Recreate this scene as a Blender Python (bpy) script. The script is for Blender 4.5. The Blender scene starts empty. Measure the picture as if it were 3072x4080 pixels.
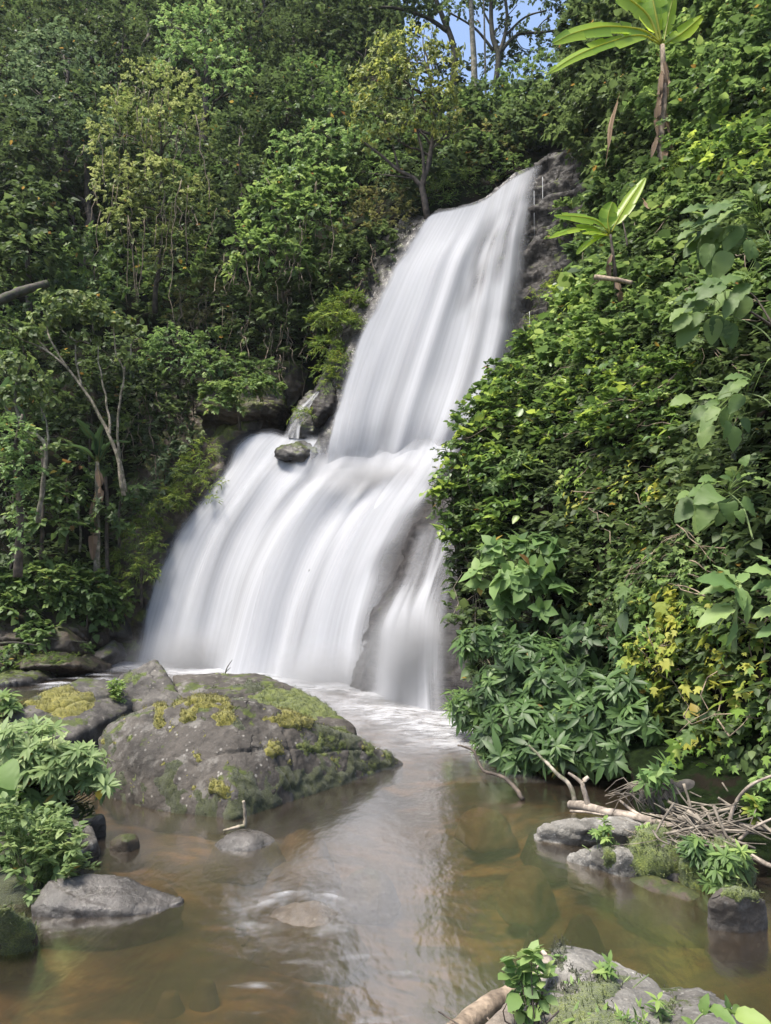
import bpy, bmesh, math
import numpy as np
from mathutils import Vector

S = bpy.context.scene
COL = S.collection
RNG = np.random.default_rng(7)
R = math.radians

# ------------------------------------------------------------------ camera, sky, sun, exposure
CAM_Z = 2.6
TILT = R(5.0)
F = 2948.0                                   # focal length in photograph pixels
cam_d = bpy.data.cameras.new('camera')
cam = bpy.data.objects.new('camera', cam_d)
COL.objects.link(cam)
cam.location = (0, 0, CAM_Z)
cam.rotation_euler = (R(90) + TILT, 0, 0)
cam_d.sensor_fit = 'VERTICAL'
cam_d.sensor_height = 34.6
cam_d.sensor_width = 34.6
cam_d.lens = F / 4080 * 34.6
cam_d.clip_start = 0.05
cam_d.clip_end = 2000
S.camera = cam

SUN_EL, SUN_AZ = R(66), R(238)               # azimuth clockwise from +Y (view direction)
w = bpy.data.worlds.new('World')
S.world = w
w.use_nodes = True
nt = w.node_tree
bg = nt.nodes['Background']
sky = nt.nodes.new('ShaderNodeTexSky')
sky.sky_type = 'NISHITA'
sky.sun_disc = False
sky.sun_elevation = SUN_EL
sky.sun_rotation = SUN_AZ
sky.air_density = 1.0
sky.dust_density = 2.5
nt.links.new(sky.outputs[0], bg.inputs[0])
bg.inputs[1].default_value = 0.115
sl = bpy.data.lights.new('sun', 'SUN')
sl.energy = 3.1
sl.angle = R(15)
sl.color = (1.0, 0.94, 0.84)
so = bpy.data.objects.new('sun', sl)
COL.objects.link(so)
sd = Vector((math.sin(SUN_AZ) * math.cos(SUN_EL), math.cos(SUN_AZ) * math.cos(SUN_EL), math.sin(SUN_EL)))
so.rotation_euler = sd.to_track_quat('Z', 'Y').to_euler()
so.location = (0, -5, 40)
S.view_settings.view_transform = 'Standard'
S.view_settings.look = 'None'
S.view_settings.exposure = 1.55
S.view_settings.gamma = 1
S.render.engine = 'CYCLES'
S.cycles.max_bounces = 7
S.cycles.diffuse_bounces = 4
S.cycles.transmission_bounces = 5
S.cycles.transparent_max_bounces = 16
S.cycles.caustics_reflective = False
S.cycles.caustics_refractive = False

# ------------------------------------------------------------------ maths helpers
CT, ST = math.cos(TILT), math.sin(TILT)

def P(px, py, D):
    """world point seen at photograph pixel (px,py), D metres ahead of the viewpoint"""
    px, py, D = np.broadcast_arrays(np.asarray(px, float), np.asarray(py, float), np.asarray(D, float))
    x = (px - 1536) / F
    y = (2040 - py) / F
    d = np.stack([x, CT - y * ST, ST + y * CT], -1)
    k = (D / d[..., 1])[..., None]
    return np.array([0, 0, CAM_Z]) + d * k

def PZ(px, py, z=0.0):
    """world point on the level z seen at that pixel"""
    x = (px - 1536) / F
    y = (2040 - py) / F
    d = np.array([x, CT - y * ST, ST + y * CT])
    return np.array([0, 0, CAM_Z]) + d * ((z - CAM_Z) / d[2])

def nrm(a):
    return a / np.maximum(np.linalg.norm(a, axis=-1, keepdims=True), 1e-9)

_perm = np.random.default_rng(3).permutation(256)
_perm = np.concatenate([_perm, _perm, _perm])
_g = nrm(np.random.default_rng(4).normal(size=(256, 3)))

def noise(p, f=1.0, seed=0):
    """gradient noise, about -1..1"""
    p = np.asarray(p, float) * f + seed * 17.13
    i = np.floor(p).astype(int)
    t = p - i
    u = t * t * t * (t * (t * 6 - 15) + 10)
    i &= 255
    out = 0
    for dx in (0, 1):
        for dy in (0, 1):
            for dz in (0, 1):
                h = _perm[_perm[_perm[i[..., 0] + dx] + i[..., 1] + dy] + i[..., 2] + dz]
                g = _g[h]
                dot = g[..., 0] * (t[..., 0] - dx) + g[..., 1] * (t[..., 1] - dy) + g[..., 2] * (t[..., 2] - dz)
                ww = (u[..., 0] if dx else 1 - u[..., 0]) * (u[..., 1] if dy else 1 - u[..., 1]) * (u[..., 2] if dz else 1 - u[..., 2])
                out = out + dot * ww
    return out * 1.6

def fbm(p, f=1.0, oct=4, seed=0, ridged=False):
    a, s, tot = 1.0, 0, 0
    for k in range(oct):
        n = noise(p, f, seed + k * 3)
        if ridged:
            n = 1 - 2 * np.abs(n)
        s = s + a * n
        tot += a
        a *= 0.5
        f *= 2.03
    return s / tot

def sstep(a, b, x):
    t = np.clip((x - a) / (b - a), 0, 1)
    return t * t * (3 - 2 * t)

def spline(pts, n):
    """Catmull-Rom through pts, n samples evenly spaced by length"""
    p = np.asarray(pts, float)
    if len(p) == 2:
        p = np.array([p[0], (p[0] + p[1]) / 2, p[1]])
    q = np.concatenate([[2 * p[0] - p[1]], p, [2 * p[-1] - p[-2]]])
    out = []
    for k in range(len(p) - 1):
        t = np.linspace(0, 1, 24, endpoint=False)[:, None]
        a, b, c, d = q[k], q[k + 1], q[k + 2], q[k + 3]
        out.append(.5 * (2 * b + (c - a) * t + (2 * a - 5 * b + 4 * c - d) * t ** 2 + (3 * b - a - 3 * c + d) * t ** 3))
    o = np.concatenate(out + [p[-1:]])
    L = np.concatenate([[0], np.cumsum(np.linalg.norm(np.diff(o, axis=0), axis=1))])
    s = np.linspace(0, L[-1], n)
    return np.stack([np.interp(s, L, o[:, j]) for j in range(o.shape[1])], 1)

def loft(lines, nu, nv):
    """grid (nv,nu,3) through flow lines of (px,py,D)"""
    rows = []
    for l in lines:
        l = np.asarray(l, float)
        rows.append(spline(P(l[:, 0], l[:, 1], l[:, 2]), nv))
    g = np.stack(rows, 1)
    out = np.empty((nv, nu, 3))
    for k in range(nv):
        out[k] = spline(g[k], nu)
    return out

def grid_normals(g):
    du = np.gradient(g, axis=1)
    dv = np.gradient(g, axis=0)
    n = nrm(np.cross(du, dv))
    c = g.mean((0, 1)) - np.array([0, 0, CAM_Z])
    if (n.mean((0, 1)) * c).sum() > 0:
        n = -n
    return n

def inpoly(x, y, poly):
    poly = np.asarray(poly, float)
    r = np.zeros(len(x), bool)
    j = len(poly) - 1
    for i in range(len(poly)):
        xi, yi = poly[i]
        xj, yj = poly[j]
        if yi != yj:
            c = ((yi > y) != (yj > y)) & (x < (xj - xi) * (y - yi) / (yj - yi) + xi)
            r ^= c
        j = i
    return r

def topx(p):
    """pixel of world points"""
    p = np.asarray(p, float)
    v = p - np.array([0, 0, CAM_Z])
    fw = v[..., 1] * CT + v[..., 2] * ST
    up = -v[..., 1] * ST + v[..., 2] * CT
    return 1536 + F * v[..., 0] / fw, 2040 - F * up / fw

# ------------------------------------------------------------------ mesh building
class MB:
    def __init__(s):
        s.v, s.l, s.t, s.r, s.m, s.n = [], [], [], [], [], 0

    def raw(s, v, loops, tot, rnd=0.5, mat=0):
        v = np.asarray(v, float).reshape(-1, 3)
        tot = np.asarray(tot)
        s.v.append(v)
        s.l.append(np.asarray(loops).ravel() + s.n)
        s.t.append(tot)
        s.r.append(np.broadcast_to(np.asarray(rnd, float), (len(tot),)))
        s.m.append(np.full(len(tot), mat))
        s.n += len(v)

    def grid(s, g, mask=None, rnd=0.5, mat=0):
        a, b = g.shape[:2]
        idx = np.arange(a * b).reshape(a, b)
        q = np.stack([idx[:-1, :-1], idx[1:, :-1], idx[1:, 1:], idx[:-1, 1:]], -1)
        if mask is not None:
            q = q[mask]
        q = q.reshape(-1, 4)
        s.raw(g, q, np.full(len(q), 4), rnd, mat)

    def tube(s, pts, r0, r1=None, n=6, rnd=0.5, mat=0, wob=0.0, cap=True):
        pts = np.asarray(pts, float)
        k = len(pts)
        rad = np.linspace(r0, r0 if r1 is None else r1, k) if np.isscalar(r0) else np.asarray(r0, float)
        t = nrm(np.gradient(pts, axis=0))
        ref = np.where(np.abs(t[:, 2:3]) > .9, np.array([[1., 0, 0]]), np.array([[0, 0, 1.]]))
        a = nrm(np.cross(t, ref))
        b = np.cross(t, a)
        an = np.linspace(0, 2 * np.pi, n, endpoint=False)
        rr = rad[:, None] * (1 + wob * RNG.normal(size=(k, n)))
        v = pts[:, None] + rr[..., None] * (np.cos(an)[None, :, None] * a[:, None] + np.sin(an)[None, :, None] * b[:, None])
        idx = np.arange(k * n).reshape(k, n)
        nx = np.roll(idx, -1, 1)
        q = np.stack([idx[:-1], nx[:-1], nx[1:], idx[1:]], -1).reshape(-1, 4)
        lo, to = [q.ravel()], [np.full(len(q), 4)]
        if cap:
            lo += [idx[0][::-1], idx[-1]]
            to += [np.array([n, n])]
        s.raw(v, np.concatenate(lo), np.concatenate(to), rnd, mat)

    def leaves(s, tpl, p, y, nn, size, rnd, wide=1.0, mat=0):
        tv, tl, tt = tpl
        y = nrm(y)
        x = nrm(np.cross(y, nn))
        z = np.cross(x, y)
        size = np.broadcast_to(size, (len(p),))
        sv = size[:, None, None]
        wd = np.broadcast_to(wide, (len(p),))[:, None, None]
        v = p[:, None] + sv * (x[:, None] * tv[None, :, 0:1] * wd + y[:, None] * tv[None, :, 1:2] + z[:, None] * tv[None, :, 2:3])
        k = len(p)
        lo = (tl[None] + (np.arange(k) * len(tv))[:, None]).ravel()
        s.raw(v, lo, np.tile(tt, k), np.repeat(np.broadcast_to(rnd, (k,)), len(tt)), mat)

    def build(s, name, mats, parent=None, smooth=False, origin=None, attrs=None):
        v = np.concatenate(s.v) if s.v else np.zeros((0, 3))
        lo = np.concatenate(s.l)
        to = np.concatenate(s.t)
        if origin is None:
            if parent is not None:
                origin = np.array(parent.location)
                if parent.parent is not None:
                    origin = origin + np.array(parent.parent.location)
            else:
                lo_, hi_ = v.min(0), v.max(0)
                origin = np.array([(lo_[0] + hi_[0]) / 2, (lo_[1] + hi_[1]) / 2, lo_[2]])
        origin = np.asarray(origin, float)
        me = bpy.data.meshes.new(name)
        me.vertices.add(len(v))
        me.vertices.foreach_set('co', (v - origin).astype(np.float32).ravel())
        me.loops.add(len(lo))
        me.loops.foreach_set('vertex_index', lo.astype(np.int32))
        me.polygons.add(len(to))
        st = np.concatenate([[0], np.cumsum(to)[:-1]])
        me.polygons.foreach_set('loop_start', st.astype(np.int32))
        me.polygons.foreach_set('loop_total', to.astype(np.int32))
        for m in (mats if isinstance(mats, (list, tuple)) else [mats]):
            me.materials.append(m)
        me.polygons.foreach_set('material_index', np.concatenate(s.m).astype(np.int32))
        if smooth:
            me.polygons.foreach_set('use_smooth', np.ones(len(to), bool))
        a = me.attributes.new('rnd', 'FLOAT', 'FACE')
        a.data.foreach_set('value', np.concatenate(s.r).astype(np.float32))
        for k, val in (attrs or {}).items():
            val = np.asarray(val, np.float32)
            if val.ndim == 2:
                a = me.attributes.new(k, 'FLOAT_VECTOR', 'POINT')
                a.data.foreach_set('vector', val.ravel())
            else:
                a = me.attributes.new(k, 'FLOAT', 'POINT')
                a.data.foreach_set('value', val.ravel())
        me.update(calc_edges=True)
        me.validate()
        o = bpy.data.objects.new(name, me)
        COL.objects.link(o)
        if parent is not None:
            o.parent = parent
            po = np.array(parent.location) + (np.array(parent.parent.location) if parent.parent is not None else 0)
            o.location = tuple(origin - po)
        else:
            o.location = tuple(origin)
        return o

def tag(o, label=None, cat=None, group=None, kind=None):
    if label: o['label'] = label
    if cat: o['category'] = cat
    if group: o['group'] = group
    if kind: o['kind'] = kind
    return o

def empty(name, loc, label, cat, group=None):
    o = bpy.data.objects.new(name, None)
    o.empty_display_size = .2
    COL.objects.link(o)
    o.location = tuple(np.asarray(loc, float))
    return tag(o, label, cat, group)

# ------------------------------------------------------------------ materials
class NT:
    def __init__(s, name):
        s.m = bpy.data.materials.new(name)
        s.m.use_nodes = True
        s.t = s.m.node_tree
        s.t.nodes.clear()
        s.out = s.t.nodes.new('ShaderNodeOutputMaterial')

    def n(s, typ, _out=0, **kw):
        x = s.t.nodes.new('ShaderNode' + typ)
        for k, v in kw.items():
            if k.startswith('_'):
                setattr(x, k[1:], v)
                continue
            key = int(k[1:]) if k[0] == 'i' and k[1:].isdigit() else k.replace('_', ' ')
            s.set(x.inputs[key], v)
        return x

    def set(s, inp, v):
        if isinstance(v, bpy.types.NodeSocket):
            s.t.links.new(v, inp)
        elif isinstance(v, bpy.types.Node):
            s.t.links.new(v.outputs[0], inp)
        elif isinstance(v, (tuple, list)) and len(v) == 3 and inp.type == 'RGBA':
            inp.default_value = (*v, 1)
        else:
            inp.default_value = v

    def ramp(s, fac, stops):
        x = s.t.nodes.new('ShaderNodeValToRGB')
        e = x.color_ramp.elements
        while len(e) < len(stops):
            e.new(.5)
        for k, (p, c) in enumerate(stops):
            e[k].position = p
            e[k].color = (*c, 1) if isinstance(c, (tuple, list)) else (c, c, c, 1)
        s.set(x.inputs[0], fac)
        return x

    def math(s, op, a, b=None, c=None, clamp=False):
        x = s.t.nodes.new('ShaderNodeMath')
        x.operation = op
        x.use_clamp = clamp
        s.set(x.inputs[0], a)
        if b is not None: s.set(x.inputs[1], b)
        if c is not None: s.set(x.inputs[2], c)
        return x.outputs[0]

    def mix(s, fac, a, b, blend='MIX'):
        x = s.t.nodes.new('ShaderNodeMix')
        x.data_type = 'RGBA'
        x.blend_type = blend
        s.set(x.inputs[0], fac)
        s.set(x.inputs[6], a)
        s.set(x.inputs[7], b)
        return x.outputs[2]

    def pos(s, scale=(1, 1, 1)):
        g = s.t.nodes.new('ShaderNodeNewGeometry')
        m = s.t.nodes.new('ShaderNodeMapping')
        s.t.links.new(g.outputs['Position'], m.inputs[0])
        m.inputs['Scale'].default_value = scale
        return m.outputs[0]

    def noise(s, vec, scale, detail=5, rough=.55, dist=0.0):
        x = s.n('TexNoise', Vector=vec, Scale=scale, Detail=detail, Roughness=rough, Distortion=dist)
        return x.outputs['Fac']

    def attr(s, name, out='Fac'):
        x = s.t.nodes.new('ShaderNodeAttribute')
        x.attribute_name = name
        return x.outputs[out]

    def surf(s, sh):
        s.t.links.new(sh.outputs[0] if isinstance(sh, bpy.types.Node) else sh, s.out.inputs[0])
        return s.m

def leaf_mat(name, cols, transl=.4, rough=.55, spec=.32, tcol=None):
    N = NT(name)
    k = len(cols)
    fac = N.attr('rnd')
    col = N.ramp(fac, [(i / (k - 1) * .93, c) for i, c in enumerate(cols)] + [(.975, (.26, .19, .035)), (1.0, (.2, .11, .04))])
    pr = N.n('BsdfPrincipled', Base_Color=col, Roughness=rough)
    pr.inputs['Specular IOR Level'].default_value = spec
    hs = N.n('HueSaturation', Color=col, Hue=.488, Saturation=1.0, Value=1.7)
    tr = N.n('BsdfTranslucent', Color=hs)
    return N.surf(N.n('MixShader', i0=transl, i1=pr, i2=tr))

def bark_mat(name, c0, c1, scale=6, moss=0.0):
    N = NT(name)
    p = N.pos((1, 1, .25))
    n1 = N.noise(p, scale * 4, 6, .65)
    n2 = N.noise(N.pos(), scale * .8, 3)
    col = N.ramp(n1, [(.3, c0), (.7, c1)])
    col = N.mix(N.ramp(n2, [(.45, 0.0), (.62, 1.0)]).outputs[0], col, tuple(min(1, x * 1.6) for x in c1))
    if moss:
        col = N.mix(N.ramp(N.noise(N.pos(), scale * 1.7, 3), [(.55 - moss * .3, 0.0), (.66, .8)]).outputs[0], col, (.045, .06, .015))
    bu = N.n('Bump', Strength=.6, Distance=.02, Height=n1)
    return N.surf(N.n('BsdfPrincipled', Base_Color=col, Roughness=.85, Normal=bu))

def rock_mat(name, c0, c1, lichen=(.38, .37, .33), lich=.5, moss=.3, mossc=(.05, .065, .012), wet=0.0, scale=1.0, strata=0.0, spec=.4):
    """grey stone with lichen spots, cracks, and moss where it faces up"""
    N = NT(name)
    p = N.pos()
    big = N.noise(p, 1.3 * scale, 5, .6, .6)
    fine = N.noise(p, 22 * scale, 8, .7)
    med = N.noise(p, 5 * scale, 6, .62, .3)
    base = N.ramp(big, [(.3, c0), (.5, tuple((a + b) / 2 for a, b in zip(c0, c1))), (.72, c1)])
    col = N.mix(N.math('MULTIPLY', fine, .75), base, tuple(x * .32 for x in c0))
    vo = N.n('TexVoronoi', Vector=p, Scale=13 * scale, Randomness=1.0)
    sp = N.math('MULTIPLY', N.ramp(vo.outputs['Distance'], [(.16, 1.0), (.27, 0.0)]).outputs[0], N.ramp(med, [(.5, 0.0), (.6, 1.0)]).outputs[0])
    col = N.mix(N.math('MULTIPLY', sp, lich), col, lichen)
    blot = N.ramp(N.noise(p, 3.1 * scale, 9, .72), [(.52, 0.0), (.6, 1.0)]).outputs[0]
    col = N.mix(N.math('MULTIPLY', blot, lich * .55), col, tuple(x * .75 for x in lichen))
    dk = N.ramp(N.noise(N.pos((1, 1, .35)), 2.3 * scale, 7, .65), [(.38, 1.0), (.5, 0.0)]).outputs[0]
    col = N.mix(N.math('MULTIPLY', dk, .6), col, tuple(x * .22 for x in c0))
    vc = N.n('TexVoronoi', Vector=N.n('VectorMath', i0=p, i1=N.n('TexNoise', Vector=p, Scale=3 * scale).outputs['Color'], _operation='ADD').outputs[0], Scale=1.1 * scale)
    vc.feature = 'DISTANCE_TO_EDGE'
    cr = N.ramp(vc.outputs['Distance'], [(0.004, 1.0), (.02, 0.0)]).outputs[0]
    cr = N.math('MULTIPLY', cr, N.ramp(N.noise(p, .9 * scale, 3), [(.54, 0.0), (.62, 1.0)]).outputs[0])
    col = N.mix(N.math('MULTIPLY', cr, .5), col, (.012, .011, .01))
    if moss > 0:
        g = N.t.nodes.new('ShaderNodeNewGeometry')
        sx = N.n('SeparateXYZ', Vector=g.outputs['Normal'])
        up = N.math('MULTIPLY_ADD', sx.outputs[2], .16, N.noise(p, 2.2 * scale, 8, .72))
        mm = N.ramp(up, [(.72 - moss * .3, 0.0), (.76 - moss * .3, 1.0)]).outputs[0]
        mc = N.ramp(N.noise(p, 9 * scale, 6, .7), [(.3, tuple(x * .35 for x in mossc)), (.55, mossc), (.75, (mossc[0] * 2.2, mossc[1] * 1.9, mossc[2] * 1.5))])
        col = N.mix(mm, col, mc)
    h = N.math('ADD', N.math('MULTIPLY', med, .7), N.math('MULTIPLY', fine, .35))
    h = N.math('SUBTRACT', h, N.math('MULTIPLY', cr, .35))
    if strata:
        wv = N.noise(N.pos((.6, .6, 7)), 1.6 * scale, 5, .6)
        h = N.math('ADD', h, N.math('MULTIPLY', wv, strata))
    bu = N.n('Bump', Strength=.85, Distance=.05, Height=h)
    ro = N.math('SUBTRACT', .82, N.math('MULTIPLY', N.ramp(med, [(.4, 1.0), (.6, .2)]).outputs[0], wet * .65))
    pr = N.n('BsdfPrincipled', Base_Color=col, Roughness=ro, Normal=bu)
    pr.inputs['Specular IOR Level'].default_value = spec
    return N.surf(pr)

def moss_mat(name, cols):
    N = NT(name)
    p = N.pos()
    n = N.noise(p, 11, 7, .7)
    f = N.noise(p, 70, 4, .7)
    col = N.ramp(N.math('MULTIPLY_ADD', f, .5, N.math('MULTIPLY', n, .5)), [(.3, cols[0]), (.5, cols[1]), (.64, cols[2])])
    bu = N.n('Bump', Strength=1.0, Distance=.03, Height=f)
    return N.surf(N.n('BsdfPrincipled', Base_Color=col, Roughness=.95, Normal=bu, Sheen_Weight=.15))

def silk_mat(name, su=60, sv=2.0, lo=.3, hi=.62):
    """falling water drawn out into white threads: thin places let the rock show through"""
    N = NT(name)
    uv = N.attr('flow', 'Vector')
    m = N.n('Mapping', Vector=uv)
    m.inputs['Scale'].default_value = (su, sv, 1)
    n1 = N.noise(m.outputs[0], 1.0, 4, .6)
    m2 = N.n('Mapping', Vector=uv)
    m2.inputs['Scale'].default_value = (su * .28, sv * .6, 1)
    n2 = N.noise(m2.outputs[0], 1.0, 3, .5, .4)
    th = N.math('ADD', N.math('MULTIPLY', n1, .45), N.math('MULTIPLY', n2, .55))
    th = N.ramp(th, [(lo, 0.0), (hi, 1.0)]).outputs[0]
    d = N.attr('dens')
    m3 = N.n('Mapping', Vector=uv)
    m3.inputs['Scale'].default_value = (su * 4.5, sv * .8, 1)
    n3 = N.noise(m3.outputs[0], 1.0, 3, .6, .2)
    # opacity: dense water is closed, thin water is broken into threads
    a = N.math('MULTIPLY', d, N.math('ADD', d, N.math('MULTIPLY', th, N.math('SUBTRACT', 1.35, d))), clamp=True)
    a = N.math('MULTIPLY', a, N.ramp(n3, [(.3, .84), (.62, 1.0)]).outputs[0])
    bu = N.n('Bump', Strength=.10, Distance=.1, Height=N.math('ADD', n1, N.math('MULTIPLY', n2, 1.5)))
    df = N.n('BsdfDiffuse', Color=(.44, .447, .47), Normal=bu)
    tr = N.n('BsdfTranslucent', Color=(.44, .447, .47), Normal=bu)
    body = N.n('MixShader', i0=.3, i1=df, i2=tr)
    return N.surf(N.n('MixShader', i0=a, i1=N.n('BsdfTransparent'), i2=body))

def foam_mat(name, col=(.42, .425, .445)):
    N = NT(name)
    p = N.pos((1, 2.2, 1))
    n = N.noise(p, 3.5, 6, .62, .8)
    a = N.math('MULTIPLY', N.attr('dens'), N.ramp(n, [(.32, .25), (.62, 1.0)]).outputs[0], clamp=True)
    df = N.n('BsdfDiffuse', Color=col)
    return N.surf(N.n('MixShader', i0=a, i1=N.n('BsdfTransparent'), i2=df))

M = {}
M['soil'] = None
# ------------------------------------------------------------------ leaf shapes (x across, y along, z up)
def _tpl(v, faces):
    return (np.array(v, float), np.concatenate([np.array(f) for f in faces]), np.array([len(f) for f in faces]))

T_DIA = _tpl([(0, 0, 0), (-.33, .45, .07), (0, 1, -.08), (.33, .45, .07)], [(0, 2, 1), (0, 3, 2)])

def _leaf(w1, y1, w2, y2, fold=.1, droop=.12):
    v = [(0, 0, 0), (-w1, y1, fold), (0, y1, 0), (w1, y1, fold), (-w2, y2, fold * .7 - droop * .4), (0, y2, -droop * .4), (w2, y2, fold * .7 - droop * .4), (0, 1, -droop)]
    return _tpl(v, [(0, 2, 1), (0, 3, 2), (1, 2, 5, 4), (2, 3, 6, 5), (4, 5, 7), (5, 6, 7)])

T_OV = _leaf(.32, .28, .27, .62)
T_HEART = _leaf(.46, .22, .34, .58, .08, .2)
def _big(prof, n=9, wave=.03, droop=.3, vein=.035):
    v, f = [], []
    for i in range(n + 1):
        y = i / n
        w_ = prof(y)
        vz = vein * (1 if i % 2 else -1)
        for k in (-1, -.5, 0, .5, 1):
            v.append((k * w_, y - .10 * abs(k) * (1 - y) * 2 * w_, .16 * abs(k) * w_ - droop * y * y + (vz * abs(k) if abs(k) > .2 else 0) + wave * math.sin(i * 2.1 + k * 3) * abs(k)))
    for i in range(n):
        for k in range(4):
            a = i * 5 + k
            f.append((a, a + 1, a + 6, a + 5))
    return _tpl(v, f)

T_BIGOV = _big(lambda y: .33 * max(0, math.sin(math.pi * min(1, y * .97 + .03) ** .8)) ** .8)
T_BIGHEART = _big(lambda y: .46 * max(0, math.sin(math.pi * min(1, y * .88 + .12) ** .62)) ** .75)
T_ROUND = _leaf(.45, .3, .42, .68, .06, .1)
T_LAN = _leaf(.13, .3, .12, .65, .03, .22)
T_NAR = _tpl([(0, 0, 0), (-.07, .4, .02), (0, 1, -.2), (.07, .4, .02)], [(0, 2, 1), (0, 3, 2)])
T_LOBE = _tpl([(0, .12, 0), (-.16, -.06, -.03), (-.46, .16, -.06), (-.22, .3, .03), (-.38, .62, -.05), (-.13, .58, .02), (0, 1, -.12), (.13, .58, .02), (.38, .62, -.05), (.22, .3, .03), (.46, .16, -.06), (.16, -.06, -.03)],
              [(0, i + 1, i) for i in range(1, 11)] + [(0, 1, 11)])

def rand_dirs(n):
    return nrm(RNG.normal(size=(n, 3)))

UP = np.array([0, 0, 1.0])

def sprays(mb, tpl, p, out, n_leaf, size, kind='twig', length=None, up=.6, droop=.3, jitter=.35, wide=1.0, rnd=None, rspread=.22, vary=.3, mat=0):
    """leafy twigs: p bases, out directions. kind twig (alternate leaves), whorl (star of leaves), hang (trailing)"""
    k = len(p)
    if k == 0:
        return
    out = nrm(out)
    if rnd is None:
        rnd = .5 + .30 * noise(p, .55, 5) + RNG.normal(size=k) * .14
    length = size * 2.2 if length is None else length
    side = nrm(np.cross(out, UP + RNG.normal(size=(k, 3)) * .25))
    nrmv = nrm(np.cross(side, out))
    nrmv = np.where(nrmv[:, 2:3] < 0, -nrmv, nrmv)
    for j in range(n_leaf):
        f = (j + .5) / n_leaf
        if kind == 'whorl':
            a = 2 * np.pi * (j / n_leaf) + RNG.uniform(0, .5, k) + (p[:, 0] * 7.3 % 6.28)
            rad = np.cos(a)[:, None] * side + np.sin(a)[:, None] * nrm(np.cross(side, out))
            el = (RNG.uniform(-.25, .55, k) + .35 * noise(p, 4, 9))[:, None]
            d = rad + out * (el + .15) - UP * droop * .5
            b = p + out * (RNG.uniform(-.1, .12, k) * size)[:, None]
            nn = out + UP * .4 + RNG.normal(size=(k, 3)) * jitter * .4
        elif kind == 'hang':
            b = p + (out * (f * .25) - UP * f) * (length * RNG.uniform(.7, 1.2, k))[:, None] + RNG.normal(size=(k, 3)) * size * .35
            d = -UP * .9 + out * .55 + RNG.normal(size=(k, 3)) * .35
            nn = out * .8 + UP * .7 + RNG.normal(size=(k, 3)) * jitter
        else:
            sg = 1 if j % 2 else -1
            b = p + out * (length * f * RNG.uniform(.8, 1.2, k))[:, None] - UP * (droop * length * f * f)
            d = out * .55 + side * (sg * (1 - .55 * f)) - UP * droop * RNG.uniform(.2, 1.4, k)[:, None] + RNG.normal(size=(k, 3)) * .18
            nn = nrmv * .5 + UP * up + out * .15 + RNG.normal(size=(k, 3)) * jitter
        sz = size * np.exp(RNG.normal(size=k) * vary)
        mb.leaves(tpl, b, d, nn, sz, np.where(RNG.random(k) < .006, RNG.uniform(.96, 1, k), np.clip(rnd + RNG.normal(size=k) * rspread * .6, 0.01, .92)), wide, mat)

def blob_points(blobs, dens, gap=.0, gapf=.8, shell=(.7, 1.05), lump=.22, seed=1, back=.3):
    """points and outward directions over lumpy crowns; blobs of (px,py,D,rx,ry) in photograph pixels"""
    ps, os_ = [], []
    cs = []
    for b in blobs:
        px, py, D, rx, ry = b
        cs.append((P(px, py, D), rx * D / F, ry * D / F))
    for c, rx, ry in cs:
        rz = (rx + ry) / 2
        area = 4 * np.pi * ((rx * ry) ** 1.6 / 3 * 1 + 2 * (rx * rz) ** 1.6 / 3) ** (1 / 1.6)
        n = int(area * dens)
        d = rand_dirs(n)
        d = d[(d[:, 1] < back + RNG.uniform(0, .3, n)) & (d[:, 2] > -.75)]
        r = RNG.uniform(shell[0], shell[1], len(d)) * (1 + lump * 1.6 * noise(d * np.array([rx, rz, ry]) + c, 1.4 / max(.5, (rx * ry) ** .5), seed))
        q = c + d * np.array([rx, rz, ry]) * r[:, None]
        keep = np.ones(len(q), bool)
        for c2, rx2, ry2 in cs:
            if c2 is c:
                continue
            e = (q - c2) / np.array([rx2, (rx2 + ry2) / 2, ry2])
            keep &= (e ** 2).sum(1) > .42
        if gap > 0:
            keep &= noise(q, gapf, seed + 9) > (-1 + gap * 1.0)
        ps.append(q[keep])
        os_.append(d[keep])
    return np.concatenate(ps), np.concatenate(os_)
# ------------------------------------------------------------------ the ground: hillside, slope, cliffs, stream bed
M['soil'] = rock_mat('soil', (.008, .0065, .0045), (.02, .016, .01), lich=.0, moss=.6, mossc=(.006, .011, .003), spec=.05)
M['rock'] = rock_mat('rock', (.034, .029, .024), (.125, .109, .092), lichen=(.27, .255, .23), lich=.75, moss=.16)
M['rock_dome'] = rock_mat('water_worn_rock', (.08, .062, .045), (.2, .165, .125), lich=.2, moss=0)
M['rock_slate'] = rock_mat('slate', (.036, .032, .029), (.13, .118, .104), lichen=(.28, .26, .225), lich=.5, moss=.2)
M['rock_pale'] = rock_mat('pale_rock', (.10, .092, .08), (.22, .205, .185), lichen=(.36, .345, .31), lich=.7, moss=.05, scale=2)
M['rock_dark'] = rock_mat('dark_rock', (.016, .014, .013), (.055, .049, .043), lich=.12, moss=.35, wet=.8)
M['rock_tan'] = rock_mat('tan_rock', (.11, .075, .04), (.25, .18, .1), lich=.1, moss=0)
M['rock_near'] = rock_mat('near_rock', (.15, .14, .122), (.31, .295, .265), lichen=(.45, .43, .39), lich=.8, moss=.0, scale=2.2)
M['rock_brown'] = rock_mat('brown_rock', (.03, .022, .015), (.085, .063, .04), lich=.1, moss=.35, mossc=(.035, .042, .01), wet=.4)
M['rock_wet'] = rock_mat('wet_rock', (.04, .036, .032), (.17, .155, .14), lich=.15, moss=.0, wet=1.3)
M['cliff'] = rock_mat('cliff_rock', (.02, .018, .018), (.075, .068, .064), lich=.05, moss=.28, wet=1.0, strata=.8)
M['moss_y'] = moss_mat('yellow_moss', [(.05, .05, .008), (.16, .15, .02), (.3, .26, .05)])
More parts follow.
